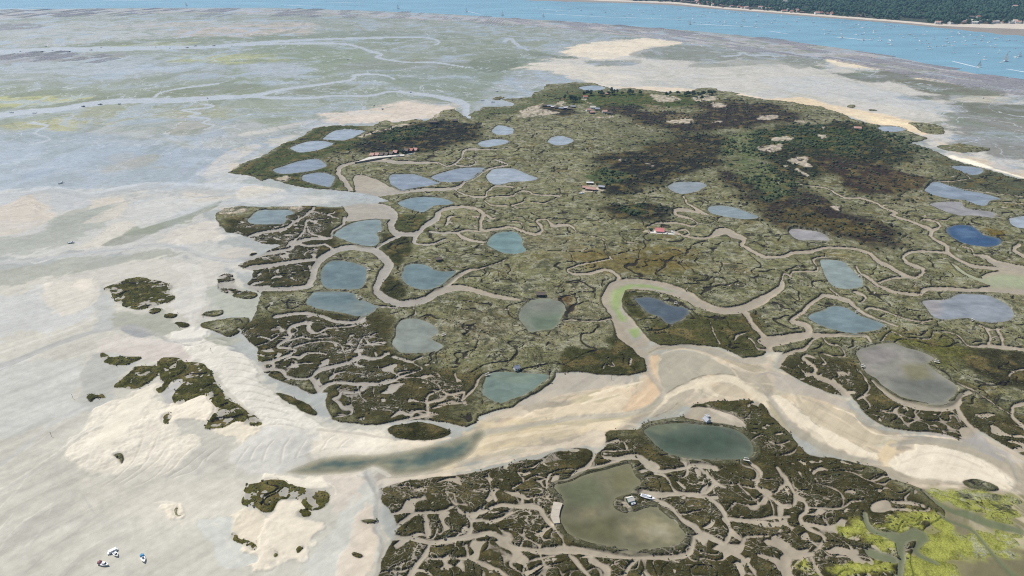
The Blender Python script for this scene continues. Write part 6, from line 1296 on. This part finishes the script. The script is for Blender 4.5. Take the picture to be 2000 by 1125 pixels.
# northern hamlet
HAM = [(1149,217.5,9,7,M_WOODW,M_TILE2,"red-roofed house at the upper left of the northern hamlet",20),(1156,222.5,9,7,M_WOODD,M_TILE2,"red-roofed house at the hamlet's lower corner by the sandy path",15),(1158,213,10,6,M_WOODW,M_CONC,"white-roofed house at the top of the northern hamlet",-10),(1167,216.5,9,6,M_GREENB,M_GREYR,"grey-roofed house right of the white-roofed one in the hamlet",-10),(1181,221.5,9,7,M_WOODW,M_TILE2,"pale red-roofed house at the right of the northern hamlet",0),(1190,224,8,6,M_WOODD,M_SLATE,"dark hut at the right end of the hamlet's sandy path",0),(1143,192,9,7,M_WOODW,M_TILE,"red-roofed house standing alone below the dark trees",0),(1186,186,9,6,M_WOODB,M_TILE2,"small brown house below the row of pines on the far side",0)]
for px, py, w, d, wm, rm, lb, rz in HAM: add_house("hamlet_house", px, py, w, d, 3.0, 2.2, wm, rm, rz, lb, "houses of the northern hamlet", "house", chimney=True)
SHD = [(1065,208.5,"dark shed at the left end of the creek-side shed row"),(1073,209.5,"dark shed second from the left in the creek-side row"),(1080,211,"dark shed third from the left in the creek-side row"),(1087,212.5,"dark shed in the middle of the creek-side row"),(1096,214,"dark shed right of the middle of the creek-side row"),(1104,213,"dark shed second from the right in the creek-side row"),(1112,215,"dark shed at the right end of the creek-side row"),(1119,210.5,"grey-roofed shed behind the right end of the creek-side row")]
for i, (px, py, lb) in enumerate(SHD): add_house("shed", px, py, 9, 6, 2.6, 1.5, M_WOODD, (M_SLATE, M_GREYR, M_WOODW)[i % 3], random.uniform(-15, 15), lb, "sheds along the creek", "shed", wins=1)
# lone houses
add_house("red_roof_house", 1288, 453.5, 9.4, 5.5, 2.7, 1.9, M_WOODW, M_PINK, -8, "house with a bright pinkish-red roof beside the meandering creek", None, "house", chimney=True, porch=True)
tr = empty("terrace", (0, 0, 0)); v, f = bxv(-11, 16, -4.5, 3.6, -.6, .12); mesh_obj("slab", v, f, M_CONC, tr)
for (xx, yy, ww, dd_, hh, mt) in ((9, 1.2, 6.5, 1.0, 1.1, M_WOODD), (13.2, .8, 2.2, 2.6, 2.2, M_WOODW), (8.0, -3.3, 1.6, .8, .7, M_WOODD), (2.5, -3.4, 1.0, .8, .8, M_WOODB)):
    mesh_obj("bench" if hh < 1 else "shelter", *bxv(xx - ww/2, xx + ww/2, yy - dd_/2, yy + dd_/2, .125, hh), mt, tr)
put(tr, 1289, 455.5, -11, .35); tag(tr, "long white terrace round the pinkish-red roofed house", "terrace")
add_house("farm_house", 1154, 372.5, 13, 6, 2.6, 1.8, M_WOODD, M_TILE2, -17, "long pink-roofed farmhouse in the middle of the marsh island", None, "house", chimney=True, wins=4)
add_house("farm_shed", 1143, 369.5, 7, 5, 2.4, 1.5, M_WOODD, M_TILE2, -12, "pink-roofed wing at the left of the long farmhouse", None, "shed", wins=1)
add_house("farm_shed", 1152, 360.5, 9, 4, 2.4, .9, M_WOODD, M_WOODW, -4, "white-roofed shed behind the pink-roofed farmhouse", None, "shed", wins=1)
add_house("farm_shed", 1175, 369.8, 8, 5, 2.4, 1.2, M_WOODD, M_GREYR, -22, "grey-roofed shed at the right of the pink-roofed farmhouse", None, "shed", wins=1)
add_house("pond_cabin", 1009, 723.5, 4.2, 3.8, 2.3, 1.5, M_WOODW, M_GREYR, 25, "grey-roofed cabin on the upper dyke of the green pond near the broad creek", None, wins=1)
add_house("pond_cabin", 1380, 824, 3.9, 3.6, 2.3, 1.5, M_WOODW, M_GREYR, -70, "blue-grey roofed cabin on the mound above the big dark green pond", None, wins=1)
add_house("pond_hut", 1380.5, 814.5, 2.0, 1.8, 1.8, .6, M_WOODW, M_WOODW, 10, "tiny white hut behind the blue-grey roofed cabin", None, "hut", wins=0)
add_house("islet_cabin", 1230, 981, 3.6, 3.2, 2.1, 1.0, M_GREENB, M_CONC, 20, "green cabin with a white roof on the islet in the olive pond", None, wins=1)
add_house("islet_hut", 1235.5, 985, 1.9, 1.7, 1.7, .5, M_WOODW, M_WOODW, 20, "tiny white hut right of the green cabin on the islet", None, "hut", wins=0)
add_house("pond_hut", 1056, 579, 8, 5, 2.4, 1.4, M_WOODD, M_SLATE, 0, "low dark hut above the round green pond amid rusty plants", None, "hut", wins=1)
add_house("marsh_hut", 1673, 256, 12, 8, 3.4, 2.2, M_WOODD, M_TILE2, -12, "lone dark hut with a tan roof in the scrub by the eastern beach", None, "hut")
add_house("marsh_hut", 857, 510, 6, 5, 2.3, 1.3, M_WOODD, M_SLATE, 15, "small dark hut in the scrub above the blue-green pond with a pointed corner", None, "hut", wins=1)
add_house("marsh_hut", 847, 243, 12, 8, 3.2, 2.0, M_WOODD, M_SLATE, 0, "dark hut on the top of the western heath", None, "hut")
add_house("marsh_hut", 889, 240, 10, 7, 3.0, 1.8, M_WOODD, M_SLATE, 0, "dark hut on the heath near the northern inlet", None, "hut")
# sluices on the pond dykes
def sluice():
    r = empty("sluice_gate", (0, 0, 0))
    for x in (-1.1, 1.1): mesh_obj("post", *bxv(x-.12, x+.12, -.12, .12, -1.2, 1.9), M_WOODW, r)
    mesh_obj("crossbeam", *bxv(-1.5, 1.5, -.16, .16, 1.9, 2.1), M_WOODW, r)
    for k_ in range(4): mesh_obj("board", *bxv(-.98, .98, -.05, .05, -1.0 + k_ * .52, -.51 + k_ * .52), M_WOODB, r)
    for k_ in range(5): mesh_obj("plank", *bxv(-1.9 + k_ * .78, -1.16 + k_ * .78, -1.3, -.35, .9, .98), M_CONC, r)
    return r
SL = [(703,585,"sluice gate on the upper right dyke of the pointed pond left of centre"),(721,529,"sluice gate on the right dyke of the large round pond at the left"),(866,657,"sluice gate in the notch of the pale heart-shaped pond"),(1319,595,"sluice gate on the upper dyke of the dark slate-blue pond"),(1679,541,"sluice gate on the right dyke of the tall pale green pond"),(1673,612,"sluice gate in the notch of the teal heart-shaped pond at the right"),(1897,628,"sluice gate at the lower edge of the large oval pond at the right"),(1828,710,"sluice gate in the notch of the large drained mud pond"),(1457,901,"sluice gate at the lower right corner of the big dark green pond"),(1323,353,"sluice gate above the small pale pond below the dark heath"),(1446,404,"sluice gate above the long pale pond on the right of the island"),(1797,377,"sluice gate at the left end of the long blue pond on the right"),(1683,718,"sluice gate on the left edge of the large drained mud pond"),(742,454,"sluice gate in the notch of the kite-shaped pond at the left"),(952,734,"sluice gate at the left corner of the green pond near the broad creek")]
sp_ = sluice()
for i, (px, py, lb) in enumerate(SL):
    o = sp_ if i == 0 else copy_tree(sp_); put(o, px, py, random.uniform(-40, 40), 0); o.location[2] = max(o.location[2], .5); tag(o, lb, "sluice", "sluice gates on the pond dykes")
# concrete slip beside the olive pond: cast in panels
sl_ = empty("slipway", (*G(1084, 1005), zat(1084, 1005) + .2)); ox, oy = G(1084, 1005)
A_ = [(1081,983),(1099,986)], [(1078,997),(1094,1000)], [(1075,1012),(1092,1012)], [(1082,1026),(1094,1025)]
for i in range(3):
    (a, b_), (c, d_) = A_[i], A_[i + 1]
    q = [G(*a), G(*b_), G(*d_), G(*c)]; cx = sum(p[0] for p in q) / 4; cy = sum(p[1] for p in q) / 4
    q = [(cx + (x - cx) * .99 - ox, cy + (y - cy) * .98 - oy) for x, y in q]
    mesh_obj("slab", [(x, y, -.7) for x, y in q] + [(x, y, .3 + .02 * i) for x, y in q], [(0,3,2,1),(4,5,6,7),(0,1,5,4),(1,2,6,5),(2,3,7,6),(3,0,4,7)], M_SLIP, sl_)
tag(sl_, "pale concrete slipway on the left bank of the big olive pond", "slipway")
# marker posts on the flats
for i, (px, py, lb) in enumerate([(143,779,"thin wooden marker post on the wet sand left of the dune islet"),(101,853,"thin wooden marker post near a faint furrow on the lower left sand"),(266,568,"tall thin post standing on the round scrubby islet at the left"),(1194,742,"thin marker post on the grey mud below the marsh by the broad creek"),(413,689,"short marker post on the white rippled sand bank")]):
    r = empty("marker_post", (0, 0, 0)); mesh_obj("post", *bxv(-.07, .07, -.07, .07, -.5, 4.0), M_WOODD, r); mesh_obj("topmark", *bxv(-.3, .3, -.05, .05, 3.6, 3.8), M_WOODD, r); put(r, px, py); tag(r, lb, "post", "marker posts")

# ------------------------------------------------------------------ trees and scrub
def tree_proto(name, H_, Rc, n, flat):
    r = empty(name, (0, 0, 0))
    vs, fs = [], []
    path = [(0, 0, 0, .28), (.15, .05, H_ * .3, .22), (.05, .2, H_ * .6, .16), (.2, .1, H_ * .85, .07)]
    for (x, y, z, rr_) in path:
        for j in range(6): vs.append((x + rr_ * math.cos(j * 1.047), y + rr_ * math.sin(j * 1.047), z))
    for i in range(3):
        for j in range(6): fs.append((i*6+j, i*6+(j+1)%6, i*6+6+(j+1)%6, i*6+6+j))
    for a in range(4):
        an = a * 1.57 + .4; z0 = H_ * (.42 + .1 * a); o = len(vs); dx, dy = math.cos(an) * Rc * .6, math.sin(an) * Rc * .6
        vs += [(.08, 0, z0), (-.08, .08, z0), (0, -.08, z0 + .1), (dx, dy, z0 + H_ * .18)]; fs += [(o, o+1, o+3), (o+1, o+2, o+3), (o+2, o, o+3)]
    mesh_obj("trunk", vs, fs, M_TRUNK, r)
    P, R_ = [], []
    while len(P) < n:
        q = RNG.normal(size=3); q /= np.linalg.norm(q); t = RNG.random()**.45
        p = q * t * np.array([Rc, Rc, H_ * flat]) + np.array([0, 0, H_ * .72])
        if pn(np.array([p[0] / 2.2]), np.array([p[1] / 2.2 + p[2]]), 301)[0] < -.25: continue
        P.append(p); R_.append(Rc * (.16 + .16 * RNG.random()))
    v, f = blobs(np.array(P), np.array(R_), np.array(R_) * .75, .45)
    me = np_mesh("crown", v, f, M_PINE); me.parent = r
    return r
tps = [tree_proto("pine_tree", 13, 4.2, 60, .27), tree_proto("pine_tree", 11, 4.6, 60, .30), tree_proto("pine_tree", 15, 3.8, 55, .26)]
tl = []
for (xa, xb, ya, yb, n_, lb) in [(1138,1156,186,189,7,"dark pine in the clump left of the pond at the island's far end"),(1168,1178,186,190,5,"dark pine in the clump below the small far pond"),(1110,1132,195,201,9,"dark pine in the grove above the creek-side sheds"),(1184,1236,184,187,16,"dark pine in the long row facing the northern sands"),(1246,1252,185,188,2,"dark pine at the right end of the long northern row"),(1297,1314,188,192,4,"dark pine among the sand patches on the northern edge"),(1322,1348,186,190,8,"dark pine in the row left of the biggest northern clump"),(1352,1374,187,191,10,"dark pine in the biggest clump on the northern edge"),(1383,1402,185,188,7,"dark pine in the rightmost clump on the northern edge"),(1096,1104,193,196,2,"dark pine behind the sand patch near the sheds"),(1365,1372,194,198,2,"dark pine in front of the biggest northern clump")]:
    for i in range(n_): tl.append((random.uniform(xa, xb), random.uniform(ya, yb), lb))
for i, (px, py, lb) in enumerate(tl):
    o = tps[i] if i < 3 else copy_tree(tps[i % 3]); s_ = random.uniform(.65, 1.0)
    put(o, px, py, random.uniform(0, 360), -.2); o.scale = (s_, s_, s_ * random.uniform(.85, 1.05)); tag(o, lb, "tree", "pines of the island")
o = copy_tree(tps[1]); put(o, 787, 301.5, 40, -.4); o.scale = (.9, .9, .62); tag(o, "single round dark tree between the cabins on the quay", "tree")
o = copy_tree(tps[1]); put(o, 1271, 452.5, 10, -.4); o.scale = (.62, .62, .42); tag(o, "round green tree at the left end of the white terrace", "tree")

def scatter(name, prob, n, rmin, rmax, hf, mat, label, cat, jit=.35):
    p = prob.ravel(); p = p / p.sum()
    # cell area grows with distance: weight by it so that the cover is even on the ground
    i = RNG.choice(len(p), n, p=p, replace=False)
    R_ = rmin + (rmax - rmin) * RNG.random(n)**2
    P = np.stack([X.ravel()[i] + RNG.normal(size=n), Y.ravel()[i] + RNG.normal(size=n), h.ravel()[i] + R_ * hf * .35], -1)
    v, f = blobs(P, R_, R_ * hf, jit)
    return tag(np_mesh(name, v, f, mat), label, cat, kind="stuff")
area = np.abs(np.gradient(X, axis=1) * np.gradient(Y, axis=0))
green = sst(0.0, .02, veg[..., 1] - veg[..., 0])
clump = sst(-.1, .3, f3 + .5 * f2)
hm = heathmask * vm * (1 - sdm) * clump * area * (PD < -5) * (V > 2)
scatter("dark_scrub", hm * (1 - .8 * green), 3200, 1.0, 2.8, .65, M_SCRUB, "dark gorse and heath scrub on the island", "scrub")
scatter("green_scrub", heathmask * (PD < -5) * (V > 2) * vm * (1 - sdm) * clump * area * green, 1800, 1.0, 3.2, .75, M_GORSE, "bright green bushes scattered over the island's heath", "scrub")
near = (gy > 540) * vm * (1 - sdm) * (DT > .5) * sst(-.25, .3, f3) * np.clip(area, 0, 6) * (1 - sst(.10, .13, veg.mean(-1)) * .7)
scatter("saltmarsh_plants", near * (PD < -1), 16000, .3, .85, .45, M_SALT, "low dark salt marsh plants covering the near islets", "marsh plants")

# ------------------------------------------------------------------ the summer haze over the bay
hz, hf_ = bxv(-30000, 30000, -3000, 52000, -12, 330)
haze = mesh_obj("haze", hz, hf_, M_WHITE)
hm_ = bpy.data.materials.new("haze_air"); hm_.use_nodes = True; nt = hm_.node_tree; nt.nodes.clear()
ou = N(nt, "ShaderNodeOutputMaterial"); vo = N(nt, "ShaderNodeVolumePrincipled")
vo.inputs["Color"].default_value = (.42, .70, 1, 1); vo.inputs["Density"].default_value = 5.5e-5; vo.inputs["Anisotropy"].default_value = .2
nt.links.new(vo.outputs[0], ou.inputs["Volume"])
haze.data.materials[0] = hm_
tag(haze, "thin blue summer haze over the bay", "haze", kind="stuff")
